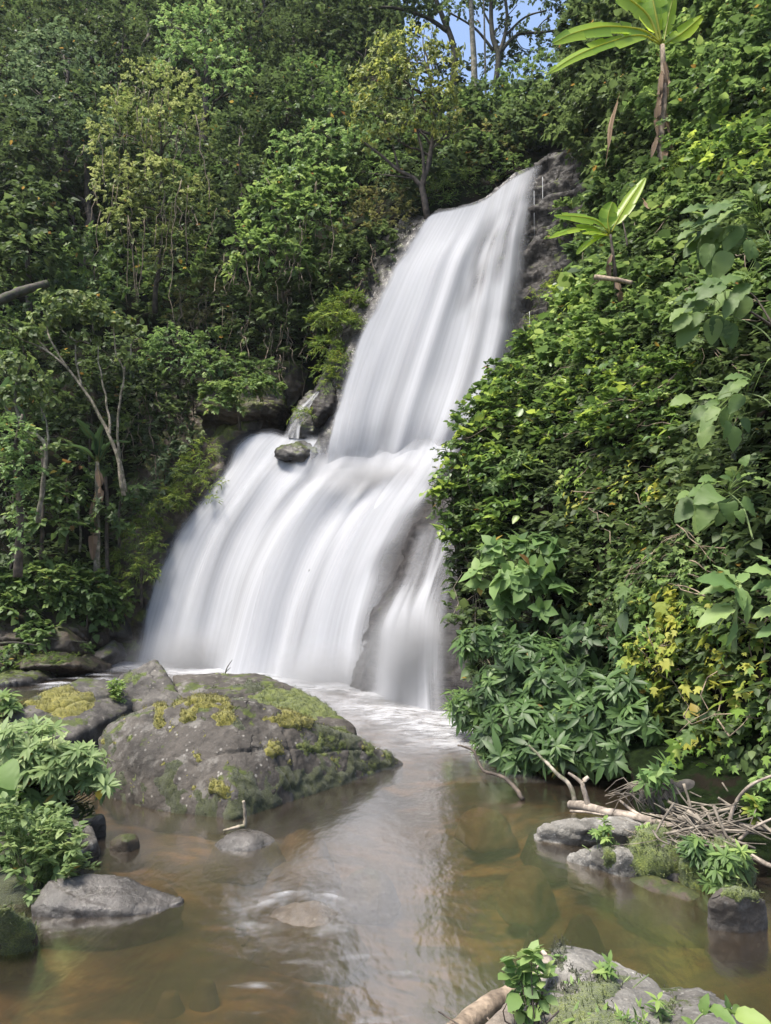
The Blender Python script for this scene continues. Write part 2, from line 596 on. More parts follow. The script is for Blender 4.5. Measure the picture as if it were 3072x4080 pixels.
M['moss_g'] = moss_mat('green_moss', [(.018, .025, .004), (.07, .095, .012), (.17, .2, .025)])
M['moss_b'] = moss_mat('bright_moss', [(.03, .042, .007), (.085, .108, .014), (.18, .2, .028)])
M['moss_d'] = moss_mat('dark_moss', [(.012, .014, .004), (.035, .042, .01), (.07, .08, .018)])

def table_surface(rows, nu, nv, amp, f, seed, s_of=None):
    """rows: (py, [(px, D)...]) from bottom to top -> grid (nv,nu,3)"""
    rows = sorted(rows, key=lambda r: -r[0])
    pys = np.array([r[0] for r in rows], float)
    k = len(rows)
    pxs = np.zeros((k, nu))
    ds = np.zeros((k, nu))
    s = np.linspace(0, 1, nu)
    for i, (py, nd) in enumerate(rows):
        xs = np.array([a for a, _ in nd], float)
        dd = np.array([b for _, b in nd], float)
        pxs[i] = xs[0] + (xs[-1] - xs[0]) * s
        ds[i] = np.interp(pxs[i], xs, dd)
    ker = np.ones(9) / 9
    ds = np.stack([np.convolve(np.pad(r, 4, mode='edge'), ker, 'valid') for r in ds])
    pt = P(pxs, pys[:, None], ds)
    g = np.empty((nv, nu, 3))
    for j in range(nu):
        q = pt[:, j]
        t = np.arange(k)
        tt = np.linspace(0, k - 1, nv)
        for a in range(3):
            lin = np.interp(tt, t, q[:, a])
            ww = max(3, int(nv / k * .8)) | 1
            g[:, j, a] = np.convolve(np.pad(lin, ww // 2, mode='edge'), np.ones(ww) / ww, 'valid')
    n = grid_normals(g)
    return g + n * (amp * fbm(g, f, 4, seed))[..., None], n

HX = [-1400, 0, 500, 900, 1250, 1600, 2000, 2400, 3000]
HD = {
    2780: [19, 20.2, 22.8, 22.2, 21, 19.8, 18.4, 17, 16],
    2600: [20.5, 21.7, 23.9, 23.2, 21.8, 20.5, 19, 18, 17],
    2200: [22.5, 23.5, 24.8, 24, 22.6, 21.4, 20, 19, 18],
    1900: [24, 25, 25.4, 24.8, 23.3, 22.4, 21.4, 20.5, 20],
    1700: [25, 25.8, 26, 26, 25.2, 23.6, 22.6, 22, 21],
    1450: [26.5, 27.3, 27.7, 27.3, 25.8, 24.5, 23.6, 23, 22],
    1100: [29, 29.5, 30, 29.5, 27, 25.2, 24.6, 24.4, 24],
    800: [31.5, 32, 33, 32, 29.2, 26.3, 25.4, 25.6, 26],
    560: [34.5, 35.5, 36.5, 35.5, 33, 30, 27.5, 27.4, 30],
    430: [37, 38, 38.5, 38, 36.5, 34, 31, 31, 33],
}
HD[200] = [41, 42, 42, 42, 42, 42, 44, 46, 48]
HD[-100] = [47, 48, 48, 48, 49, 52, 60, 64, 66]
HD[-450] = [54, 55, 56, 56, 60, 70, 90, 95, 100]
rows = []
for py, d in HD.items():
    rows.append((py, list(zip(HX, d))))
gH, nH = table_surface(rows, 150, 150, .7, .35, 2)
# the gully above the fall is level ground: keep the crest below the gap of sky
pxH, pyH = topx(gH)
cut = sstep(1500, 1680, pxH) * (1 - sstep(2500, 2750, pxH))
zc = P(1900, 440, 31)[2] + .15 * fbm(gH, .3, 3, 8)
over = gH[..., 2] > zc
gH[..., 2] = np.where(over, gH[..., 2] * (1 - cut) + zc * cut, gH[..., 2])
nH = grid_normals(gH)
mb = MB()
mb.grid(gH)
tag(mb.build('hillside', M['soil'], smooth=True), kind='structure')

LB = {-400: (2420, 27), 0: (2330, 26), 300: (2260, 25), 600: (2370, 23.2), 900: (2350, 21.4), 1200: (2260, 19.6), 1350: (2140, 18.7), 1500: (2020, 18),
      1700: (1890, 17), 1900: (1810, 16.2), 2100: (1800, 15.6), 2300: (1825, 15), 2500: (1840, 14.6), 2700: (1890, 14), 2850: (1960, 13.2), 3000: (2080, 11.6)}
RD = {-400: (25, 20, 13.5), 0: (23.5, 17.5, 12), 300: (21, 15.8, 11), 600: (18.8, 13.8, 10), 900: (16.6, 12.2, 9), 1200: (15, 11.2, 8.5), 1350: (14.2, 10.7, 8.3),
      1500: (13.4, 10.2, 8.1), 1700: (12.6, 9.7, 7.8), 1900: (12, 9.3, 7.6), 2100: (11.5, 9, 7.4), 2300: (11.1, 8.75, 7.3), 2500: (10.8, 8.55, 7.2), 2700: (10.5, 8.4, 7.2), 2850: (10.3, 8.35, 7.2), 3000: (10.1, 8.3, 7.2)}
rows = []
for py, (lx, ld) in LB.items():
    a, b, c = RD[py]
    rows.append((py, [(lx, ld), (2560, a), (3050, b), (4100, c)]))
gR, nR = table_surface(rows, 120, 150, .62, .42, 5)
# undercut foot down into the water
foot = gR[:1].copy()
ft = []
for q in range(8, 0, -1):
    r = foot.copy()
    r[..., 2] = foot[..., 2] * (1 - q / 8) + (-.6) * q / 8
    r[..., 1] = foot[..., 1] + .55 * math.sin(q / 8 * 1.5)
    r[..., 0] = foot[..., 0] + .35 * math.sin(q / 8 * 1.5)
    ft.append(r)
gRf = np.concatenate(ft + [gR])
back = gR[:, :1].copy()
bk = []
for q in range(6, 0, -1):
    r = gRf[:, :1].copy()
    r[..., 1] += q * .9
    r[..., 0] += q * .55
    bk.append(r)
gRf = np.concatenate(bk + [gRf], 1)
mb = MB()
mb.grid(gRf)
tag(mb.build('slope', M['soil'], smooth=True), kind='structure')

# rock behind and beside the falls
UPPER = [
    [(1700, 862, 24.6), (1630, 950, 24.2), (1560, 1060, 23.8), (1490, 1200, 23.3), (1430, 1330, 23), (1375, 1480, 22.7), (1332, 1640, 22.4), (1300, 1790, 22.1), (1268, 1935, 22.3)],
    [(1745, 838, 24.6), (1700, 960, 24.1), (1650, 1100, 23.5), (1590, 1300, 22.9), (1540, 1500, 22.4), (1490, 1700, 22), (1450, 1925, 22.1)],
    [(1830, 822, 24.4), (1805, 940, 24), (1775, 1060, 23.4), (1725, 1300, 22.7), (1675, 1500, 22.2), (1625, 1700, 21.8), (1580, 1915, 21.9)],
    [(1930, 790, 24.4), (1912, 940, 23.8), (1885, 1080, 23.2), (1850, 1300, 22.5), (1810, 1500, 22), (1765, 1700, 21.5), (1700, 1885, 21.7)],
    [(2045, 700, 24.5), (2025, 850, 23.9), (1995, 1000, 23.2), (1975, 1150, 22.7), (1960, 1300, 22.3), (1930, 1500, 21.8), (1880, 1680, 21.4), (1810, 1875, 21.5)],
    [(2190, 635, 24.8), (2150, 720, 24.4), (2115, 900, 23.7), (2105, 1080, 23.1), (2095, 1250, 22.6), (2065, 1420, 22.1), (2005, 1600, 21.6), (1910, 1835, 21.4)],
]
LOWER = [
    [(990, 1718, 23.7), (928, 1772, 23.45), (872, 1878, 23.3), (785, 1988, 23.1), (692, 2098, 23), (620, 2258, 22.9), (568, 2440, 22.8), (512, 2668, 22.7)],
    [(1080, 1712, 23.5), (1030, 1790, 23.1), (960, 1890, 22.9), (890, 2050, 22.6), (820, 2250, 22.3), (770, 2450, 22), (725, 2690, 21.7)],
    [(1155, 1728, 23.3), (1140, 1835, 22.7), (1090, 1935, 22.2), (1040, 2100, 21.7), (980, 2300, 21.2), (930, 2500, 20.9), (895, 2720, 20.5)],
    [(1318, 1735, 22.45), (1285, 1850, 22.2), (1250, 1915, 22.0), (1215, 2000, 21.5), (1170, 2200, 20.8), (1120, 2400, 20.2), (1080, 2580, 19.8), (1050, 2740, 19.4)],
    [(1470, 1715, 22.25), (1440, 1850, 21.95), (1400, 1935, 21.4), (1360, 2040, 20.8), (1310, 2200, 20), (1250, 2400, 19.3), (1200, 2600, 18.8), (1180, 2760, 18.4)],
    [(1605, 1700, 22.0), (1580, 1835, 21.6), (1545, 1925, 20.9), (1500, 2050, 20.1), (1440, 2250, 19.2), (1385, 2500, 18.4), (1345, 2775, 17.8)],
    [(1750, 1680, 21.8), (1710, 1815, 21.3), (1665, 1920, 20.5), (1610, 2060, 19.7), (1550, 2250, 18.8), (1495, 2480, 18), (1440, 2790, 17.2)],
    [(1890, 1680, 21.5), (1840, 1810, 20.9), (1790, 1905, 20.2), (1720, 2000, 19.6), (1668, 2095, 19.1), (1605, 2260, 18.5), (1550, 2450, 17.9), (1490, 2815, 17)],
]
SIDE = [
    [(1660, 2080, 18.9), (1580, 2300, 18.1), (1530, 2400, 17.7), (1480, 2490, 17.4), (1455, 2610, 17.2), (1440, 2810, 16.8)],
    [(1750, 2060, 18.2), (1725, 2200, 17.5), (1690, 2330, 16.9), (1650, 2450, 16.5), (1625, 2650, 16), (1620, 2860, 15.2)],
    [(1810, 2050, 17.6), (1785, 2180, 17), (1745, 2330, 16.3), (1712, 2450, 15.9), (1705, 2650, 15.2), (1722, 2900, 14.2)],
    [(1890, 2050, 17), (1855, 2190, 16.4), (1810, 2350, 15.8), (1785, 2500, 15.4), (1790, 2700, 14.7), (1815, 2925, 13.8)],
]

def push(lines, dd, dx=0):
    return [[(a + dx, b, c + dd) for a, b, c in l] for l in lines]

def extend(lines, k, dx, dd, side=-1):
    l = lines[side]
    ex = [(a + dx, b, c + dd) for a, b, c in l]
    return [ex] + lines if side == 0 else lines + [ex]

def cliff(name, lines, nu, nv, amp, f, seed, mat, strat=.0, kind='structure'):
    g = loft(lines, nu, nv)
    n = grid_normals(g)
    d = amp * fbm(g, f, 5, seed) + amp * .5 * fbm(g, f * 2.2, 4, seed + 5, True)
    if strat:
        w_ = g[..., 2] - g[..., 0] * .35 + .9 * noise(g, .32, seed) + .35 * noise(g, 1.1, seed + 4)
        saw = (w_ * .85) % 1.0
        d = d + strat * (sstep(0, .8, saw) * (1 - sstep(.86, 1, saw)) - .5) * (.5 + .9 * np.abs(noise(g, .45, seed + 2)))
    g = g + n * d[..., None]
    mb = MB()
    mb.grid(g)
    o = mb.build(name, mat, smooth=False)
    tag(o, kind=kind)
    return g, n

M['cliff_wet'] = rock_mat('wet_cliff_rock', (.014, .012, .012), (.045, .04, .039), lichen=(.08, .075, .07), lich=.1, moss=.05, mossc=(.02, .024, .006), wet=.5, strata=.8, spec=.25)
low_c = extend(extend(push(LOWER, .45), 0, -110, .7, 0), 0, 140, -.4, -1)
gC1, nC1 = cliff('cliff', low_c, 150, 150, .16, .8, 3, M['cliff_wet'])
up_c = extend(push(UPPER, .5), 0, -90, 1.0, 0)
gC2, nC2 = cliff('cliff', up_c, 120, 120, .14, .9, 4, M['cliff'])
SH = [
    [(2150, 640, 25.2), (2100, 900, 24.2), (2080, 1100, 23.5), (2060, 1300, 23), (2020, 1500, 22.5)],
    [(2255, 590, 24.7), (2225, 800, 23.7), (2210, 1000, 23.1), (2190, 1200, 22.5), (2150, 1420, 22)],
    [(2350, 545, 24.2), (2330, 800, 23.1), (2310, 1000, 22.3), (2290, 1250, 21.6), (2260, 1450, 21)],
    [(2480, 560, 23.4), (2440, 800, 22.6), (2420, 1000, 21.8), (2400, 1250, 21), (2360, 1450, 20.4)],
]
M['ledge'] = rock_mat('ledge_rock', (.012, .0105, .0095), (.05, .042, .036), lichen=(.09, .08, .07), lich=.1, moss=.28, wet=.5, strata=.5, spec=.25)
gC3, nC3 = cliff('cliff', SH, 150, 210, .32, .6, 6, M['ledge'], strat=.55)
WALL = [
    [(650, 1480, 27), (560, 1750, 26), (470, 2000, 25.2), (400, 2250, 24.6), (360, 2450, 24.2), (330, 2680, 23.4)],
    [(900, 1420, 26.4), (850, 1560, 25.8), (760, 1750, 25.1), (640, 1950, 24.4), (540, 2150, 24), (470, 2350, 23.7), (430, 2680, 23.1)],
    [(1140, 1440, 25.6), (1080, 1560, 25), (940, 1720, 24.2), (820, 1920, 23.8), (690, 2110, 23.5), (590, 2310, 23.3), (510, 2690, 22.8)],
    [(1230, 1480, 25.8), (1180, 1600, 25.2), (1010, 1740, 24.3), (900, 1930, 23.9), (750, 2140, 23.6), (640, 2330, 23.4), (570, 2700, 22.9)],
]
M['wall'] = rock_mat('mossy_cliff_rock', (.03, .024, .018), (.13, .095, .062), lich=.1, moss=.6, mossc=(.07, .085, .012), wet=.5, strata=.8)
gC4, nC4 = cliff('cliff', WALL, 130, 160, .35, .7, 9, M['wall'], strat=.2)
SDC = extend(extend(push(SIDE, .4), 0, -25, 1.6, 0), 0, 120, -.5, -1)
gC5, nC5 = cliff('cliff', SDC, 80, 100, .25, .8, 12, M['cliff_wet'])

# stream bed and pool
gx = np.linspace(-26, 14, 200)
gy = np.linspace(-3, 27, 190)
X, Y = np.meshgrid(gx, gy)
bed = np.stack([X, Y, np.zeros_like(X)], -1)
bz = -.25 + .15 * fbm(bed, .45, 4, 2) + .07 * fbm(bed, 1.6, 4, 4)
bz -= .35 * np.exp(-((X - .6 + .12 * (Y - 8)) / 1.3) ** 2) * sstep(1, 5, Y)
bed[..., 2] = np.minimum(bz, -.06)
mb = MB()
mb.grid(bed)
N = NT('stream_bed')
p = N.pos()
n1 = N.noise(N.pos((1, 1.6, 1)), .75, 5, .55, .8)
n2 = N.noise(p, 7, 6, .7)
n3 = N.noise(N.pos((1, 2, 1)), 2.2, 6, .65, .5)
col = N.ramp(n1, [(.38, (.045, .034, .02)), (.5, (.125, .083, .042)), (.64, (.29, .185, .088))])
col = N.mix(N.ramp(n3, [(.42, .85), (.56, 0.0)]).outputs[0], col, (.03, .026, .017))
col = N.mix(N.math('MULTIPLY', n2, .5), col, (.03, .024, .014))
tag(mb.build('stream_bed', N.surf(N.n('BsdfPrincipled', Base_Color=col, Roughness=.9, Normal=N.n('Bump', Strength=.6, Distance=.05, Height=n2))), smooth=True), kind='structure')

def water_mat():
    N = NT('pool_water')
    a = N.noise(N.pos((1.0, .55, 1)), 1.5, 4, .6, .2)
    b = N.noise(N.pos((1.3, .7, 1)), 6.0, 4, .6, .2)
    h = N.math('ADD', N.math('MULTIPLY', a, .75), N.math('MULTIPLY', b, .10))
    bu = N.n('Bump', Strength=.21, Distance=.14, Height=h)
    fr = N.n('Fresnel', IOR=1.34, Normal=bu)
    gl = N.n('BsdfGlossy', Color=(.95, .95, .95), Roughness=.19, Normal=bu)
    tr = N.n('BsdfTransparent', Color=(.83, .71, .51))
    df = N.n('BsdfDiffuse', Color=(.068, .048, .027))
    body = N.n('MixShader', i0=.26, i1=tr, i2=df)
    return N.surf(N.n('MixShader', i0=N.math('MULTIPLY', fr, .54, clamp=True), i1=body, i2=gl))

gx = np.linspace(-26, 14, 60)
gy = np.linspace(-3, 27, 60)
X, Y = np.meshgrid(gx, gy)
mb = MB()
mb.grid(np.stack([X, Y, np.zeros_like(X)], -1))
tag(mb.build('water', water_mat(), smooth=True), kind='structure')

# ------------------------------------------------------------------ the waterfall
M['silk'] = silk_mat('silky_water', 26, 1.1, .2, .75)
M['veil'] = silk_mat('thin_water_veil', 50, 1.1, .28, .74)

def fall(name, lines, nu, nv, parent, mat, fold, fseed, densf, off=0.0, ridges=None):
    g = loft(lines, nu, nv)
    n = grid_normals(g)
    u = np.linspace(0, 1, nu)[None, :] * np.ones((nv, 1))
    v = np.linspace(0, 1, nv)[:, None] * np.ones((1, nu))
    wid = np.linalg.norm(np.diff(g, axis=1), axis=-1).sum(1).mean()
    ln = np.linalg.norm(np.diff(g, axis=0), axis=-1).sum(0).mean()
    q = np.stack([u * wid * .8, v * ln * .09, np.zeros_like(u) + fseed], -1)
    q2 = np.stack([u * wid * 2.1, v * ln * .10, np.zeros_like(u) + fseed * 2.3], -1)
    d = fold * (noise(q, 1, fseed) + .22 * noise(q2, 1, fseed + 1))
    d = d * (.55 + .9 * np.abs(noise(np.stack([u * wid * .35, v * .6, u * 0 + fseed], -1), 1, 4))) * (.45 + .55 * sstep(0, .2, v)) + off
    if ridges:
        for u0, sl_, w_, h_ in ridges:
            d = d + h_ * np.exp(-((u - u0 - sl_ * v) / w_) ** 2) * sstep(0, .3, v)
    g = g + n * d[..., None]
    dens = densf(u, v, wid, ln, fseed)
    mb = MB()
    mb.grid(g)
    flow = np.stack([u * wid / 10, v * ln / 10, np.zeros_like(u) + fseed * .37], -1).reshape(-1, 3)
    return mb.build(name, mat, parent, smooth=True, attrs={'dens': np.clip(dens, 0, 1).ravel(), 'flow': flow})

def edge(u, v, wid, ln, seed, el, er):
    """soft uneven left and right edges, widths as fractions"""
    q = np.stack([v * ln * .35, u * 0 + seed, u * 0], -1)
    a = el * (1 + .75 * noise(q, 1, 1) + .35 * noise(q * 3, 1, 2))
    b = er * (1 + .75 * noise(q, 1, 4) + .35 * noise(q * 3, 1, 5))
    return sstep(0, 1, u / np.maximum(a, 1e-3)) * sstep(0, 1, (1 - u) / np.maximum(b, 1e-3))

def d_upper(u, v, wid, ln, sd):
    q = np.stack([u * wid * 1.5, v * ln * .12, u * 0], -1)
    d = .93 + .22 * noise(q, 1, 3)
    q = np.stack([u * wid * 2.5, v * ln * .7, u * 0], -1)
    thin = sstep(.42, .6, u) * (1 - sstep(.78, .95, u)) * sstep(.05, .2, v) * (1 - sstep(.35, .6, v))
    d -= thin * (.28 + .45 * noise(q, 1, 6))
    d -= .3 * sstep(.8, 1, u) * sstep(.15, .4, v)
    return d * edge(u, v, wid, ln, sd, .07, .2) * sstep(0, .02, v) * (1 - sstep(.88, .985, v + .03 * noise(np.stack([u * 9, u * 0, u * 0], -1), 1, 2)))

def d_lower(u, v, wid, ln, sd):
    q = np.stack([u * wid * 1.3, v * ln * .14, u * 0], -1)
    d = .95 + .2 * noise(q, 1, 13)
    d -= .25 * sstep(.55, .72, u) * sstep(.35, .8, v) * (.6 + .8 * noise(q, 1.6, 21))
    return d * edge(u, v, wid, ln, sd, .06, .13) * np.where(u > .36, sstep(0, .14, v), sstep(0, .04, v))

def d_side(u, v, wid, ln, sd):
    q = np.stack([u * wid * 2.2, v * ln * .3, u * 0], -1)
    st = np.exp(-((u - .66) / .12) ** 2) * .9 + .75 * np.exp(-((u - .25 - .3 * (1 - v)) / .2) ** 2) * sstep(.15, .35, v)
    d = (.3 + .5 * sstep(.34, .6, v)) * (1 + .8 * noise(q, 1.3, 31)) + st * (.3 + .4 * noise(q, 1.7, 5))
    return d * edge(u, v, wid, ln, sd, .3, .2) * sstep(0, .12, v)

def d_veil(amt, sd0):
    def f(u, v, wid, ln, sd):
        q = np.stack([u * wid * 1.1, v * ln * .12, u * 0 + sd0], -1)
        return amt * sstep(-.15, .55, noise(q, 1, sd0)) * edge(u, v, wid, ln, sd, .1, .15) * sstep(.0, .15, v) * (1 - .3 * v)
    return f

wf = empty('waterfall', P(1200, 2720, 19.8) * [1, 1, 0], 'tall two step waterfall of silky white water spreading over a dark rock cliff', 'waterfall')
fall('upper_cascade', UPPER, 260, 240, wf, M['silk'], .085, 2, d_upper, ridges=[(.45, -.02, .06, .12), (.70, .0, .05, .14), (.86, -.04, .06, .12)])
fall('lower_cascade', LOWER, 330, 220, wf, M['silk'], .13, 5, d_lower, ridges=[(.55, -.05, .08, .26), (.65, -.03, .05, -.16), (.80, -.02, .06, .14)])
fall('side_cascade', SIDE, 120, 160, wf, M['veil'], .12, 8, d_side)
tag(fall('veil', UPPER, 220, 160, wf, M['veil'], .14, 12, d_veil(.55, 3), .2), 'thin bright threads of water in front of the upper drop')
tag(fall('veil', LOWER, 300, 160, wf, M['veil'], .16, 15, d_veil(.55, 7), .24), 'thin bright threads of water in front of the lower drop')
N = NT('trickle_water')
TRK = N.surf(N.n('BsdfPrincipled', Base_Color=(.5, .52, .55), Roughness=.2))
# thin trickles on the rock shelf right of the lip
for px, py, D, L in [(2162, 705, 24, 2.2), (2128, 760, 23.8, 1.8), (2110, 1240, 22.3, 2.2)]:
    a = P(px, py, D)
    mb = MB()
    mb.tube(np.array([a, a - [0.02, 0.03, L * .5], a - [.03, .05, L]]), .006, .003, 4)
    mb.build('trickle', TRK, wf)


SM = [
    [(1255, 1560, 24.9), (1215, 1600, 24.6), (1165, 1640, 24.2), (1145, 1690, 23.9), (1125, 1735, 23.5)],
    [(1280, 1545, 24.8), (1240, 1600, 24.5), (1195, 1645, 24.1), (1172, 1695, 23.8), (1155, 1745, 23.4)],
    [(1310, 1540, 24.7), (1262, 1600, 24.4), (1220, 1650, 24), (1200, 1700, 23.7), (1195, 1750, 23.3)],
]
SM = push(SM, -1.0)
wf2 = empty('small_waterfall', P(1160, 1740, 23.5), 'narrow white trickle stepping down the dark cleft beside the upper drop', 'waterfall')
fall('cascade', SM, 60, 90, wf2, M['veil'], .06, 22, lambda u, v, w_, l_, s_: (.42 + .5 * noise(np.stack([u * 5, v * 3, u * 0], -1), 1, 2)) * edge(u, v, w_, l_, s_, .25, .25) * sstep(0, .1, v))

# ------------------------------------------------------------------ foam on the pool
M['foam'] = foam_mat('white_foam')
def foam(name, poly_px, densf, nx=90, ny=90, z=.03, dome=None):
    pts = np.array([PZ(a, b)[:2] for a, b in poly_px])
    lo_, hi_ = pts.min(0), pts.max(0)
    X, Y = np.meshgrid(np.linspace(lo_[0], hi_[0], nx), np.linspace(lo_[1], hi_[1], ny))
    g = np.stack([X, Y, np.full_like(X, z)], -1)
    px, py = topx(g)
    d = np.clip(densf(px, py, g), 0, 1)
    if dome:
        g[..., 2] += dome[4] * np.exp(-((px - dome[0]) / dome[2]) ** 2 - ((py - dome[1]) / dome[3]) ** 2)
    g[..., 2] += .07 * d * (.5 + noise(g, 1.3, 3))
    mb = MB()
    mb.grid(g)
    return tag(mb.build(name, M['foam'], smooth=True, attrs={'dens': d.ravel()}), kind='stuff')

BASE = np.array([(200, 2655), (400, 2648), (540, 2650), (725, 2668), (895, 2685), (1050, 2702), (1180, 2722), (1345, 2745), (1470, 2770), (1620, 2830), (1722, 2880), (1815, 2910), (1900, 2940)], float)
def base_dist(g):
    b = np.array([PZ(a, c)[:2] for a, c in BASE])
    dm = np.full(g.shape[:2], 1e9)
    for k in range(len(b) - 1):
        a, c = b[k], b[k + 1]
        t = np.clip(((g[..., :2] - a) @ (c - a)) / ((c - a) @ (c - a)), 0, 1)
        dm = np.minimum(dm, np.linalg.norm(g[..., :2] - (a + t[..., None] * (c - a)), axis=-1))
    return dm
foam('foam', [(150, 2630), (2150, 2640), (2150, 3130), (150, 3130)],
     lambda px, py, g: (np.exp(-(base_dist(g) / 1.0) ** 2) * 1.0 + .45 * np.exp(-(base_dist(g) / 2.0) ** 2)) * np.clip(.62 + .9 * fbm(g, .7, 5, 2), .1, 1.2) * sstep(300, 560, px) * (1 - .5 * sstep(1850, 2000, px)), 160, 150)
foam('foam', [(60, 2640), (560, 2640), (560, 2790), (60, 2790)], lambda px, py, g: .75 * sstep(-.1, .5, fbm(g * [1, 2, 1], 1.1, 4, 9)) * sstep(90, 200, px) * (1 - sstep(450, 540, px)) * sstep(2650, 2680, py) * (1 - sstep(2740, 2785, py)), 90, 70, .05)
foam('foam', [(820, 3290), (1120, 3290), (1120, 3420), (820, 3420)], lambda px, py, g: .6 * sstep(-.1, .5, fbm(g * [1, 2.5, 1], 3, 4, 19)) * np.exp(-((px - 970) / 90) ** 2 - ((py - 3350) / 26) ** 2), 60, 60, .012)
foam('foam', [(900, 3540), (1500, 3540), (1500, 3780), (900, 3780)], lambda px, py, g: .42 * sstep(-.15, .5, fbm(g * [1.2, 2.2, 1], 2.2, 5, 29)) * np.exp(-((np.hypot((px - 1180) / 250, (py - 3670) / 95) - .75) / .28) ** 2) * (1 - .55 * sstep(3660, 3740, py)) + .34 * sstep(-.3, .4, fbm(g * [3, 1.2, 1], 2.6, 4, 49)) * np.exp(-((px - 1190) / 190) ** 2 - ((py - 3625) / 55) ** 2), 130, 110, .012, (1190, 3640, 210, 70, .10))
foam('foam', [(700, 3760), (1900, 3760), (1900, 4090), (700, 4090)], lambda px, py, g: .34 * sstep(.12, .55, fbm(g * [1.0, 3.0, 1] + .3 * fbm(g, 1, 2, 3)[..., None], 1.7, 5, 39)) * sstep(720, 950, px) * (1 - sstep(1500, 1850, px)) * sstep(3770, 3850, py), 140, 90, .012)

# spray hanging in the air where the water lands
def mist(label_kind, c, rad, dens, seed=0):
    bm = bmesh.new()
    bmesh.ops.create_icosphere(bm, subdivisions=3, radius=1.0)
    me = bpy.data.meshes.new('mist')
    bm.to_mesh(me)
    bm.free()
    N = NT('mist')
    tc = N.t.nodes.new('ShaderNodeTexCoord')
    ln = N.n('VectorMath', i0=tc.outputs['Object'], _operation='LENGTH')
    fall_ = N.ramp(ln.outputs['Value'], [(.15, 1.0), (.95, 0.0)]).outputs[0]
    n_ = N.noise(N.pos(), .9, 4, .6, .3)
    d_ = N.math('MULTIPLY', N.math('MULTIPLY', fall_, fall_), N.ramp(n_, [(.3, .25), (.65, 1.0)]).outputs[0])
    vol = N.n('VolumePrincipled', Color=(.93, .94, .96), Density=N.math('MULTIPLY', d_, dens), Anisotropy=.2)
    N.t.links.new(vol.outputs[0], N.out.inputs['Volume'])
    me.materials.append(N.m)
    o = bpy.data.objects.new('mist', me)
    COL.objects.link(o)
    o.location = tuple(c)
    o.scale = rad
    return tag(o, kind='stuff')
mist('', P(760, 2650, 21.2), (2.8, 1.5, 1.5), 2.2)
mist('', P(1330, 2730, 17.7), (2.8, 1.4, 1.4), 2.2)
mist('', P(1620, 2660, 15.6), (1.5, 1.3, 2.2), 3.2)
mist('', P(1490, 1885, 20.9), (2.8, .9, .75), 3.0)
# ------------------------------------------------------------------ rocks
_DG = None
def mesh_arrays(me):
    v = np.empty(len(me.vertices) * 3, np.float32)
    me.vertices.foreach_get('co', v)
    lo = np.empty(len(me.loops), np.int32)
    me.loops.foreach_get('vertex_index', lo)
    to = np.empty(len(me.polygons), np.int32)
    me.polygons.foreach_get('loop_total', to)
    return v.reshape(-1, 3).astype(float), lo, to

def vnormals(v, lo, to):
    st = np.concatenate([[0], np.cumsum(to)[:-1]])
    a, b, c = v[lo[st]], v[lo[st + 1]], v[lo[st + 2]]
    fn = np.cross(b - a, c - a)
    n = np.zeros_like(v)
    for k in range(3):
        np.add.at(n, lo[st + k], fn)
    m = to > 3
    np.add.at(n, lo[st[m] + 3], fn[m])
    return nrm(n)

def remesh(hulls, voxel, smooth=3):
    me = bpy.data.meshes.new('tmp')
    bm = bmesh.new()
    for h in hulls:
        b2 = bmesh.new()
        for q in h:
            b2.verts.new(q)
        bmesh.ops.convex_hull(b2, input=b2.verts[:])
        loose = [x for x in b2.verts if not x.link_faces]
        bmesh.ops.delete(b2, geom=loose, context='VERTS')
        bmesh.ops.recalc_face_normals(b2, faces=b2.faces[:])
        m2 = bpy.data.meshes.new('t2')
        b2.to_mesh(m2)
        bm.from_mesh(m2)
        b2.free()
        bpy.data.meshes.remove(m2)
    bm.to_mesh(me)
    bm.free()
    o = bpy.data.objects.new('tmp', me)
    COL.objects.link(o)
    md = o.modifiers.new('r', 'REMESH')
    md.mode = 'VOXEL'
    md.voxel_size = voxel
    dg = bpy.context.evaluated_depsgraph_get()
    ev = o.evaluated_get(dg)
    m3 = ev.to_mesh()
    v, lo, to = mesh_arrays(m3)
    ev.to_mesh_clear()
    bpy.data.objects.remove(o)
    bpy.data.meshes.remove(me)
    st = np.concatenate([[0], np.cumsum(to)[:-1]])
    nx = np.arange(len(lo)) + 1
    nx[st + to - 1] = st
    e0, e1 = lo, lo[nx]
    for _ in range(smooth):
        acc = np.zeros_like(v)
        cnt = np.zeros(len(v))
        np.add.at(acc, e0, v[e1])
        np.add.at(cnt, e0, 1)
        v = .4 * v + .6 * acc / np.maximum(cnt, 1)[:, None]
    return v, lo, to

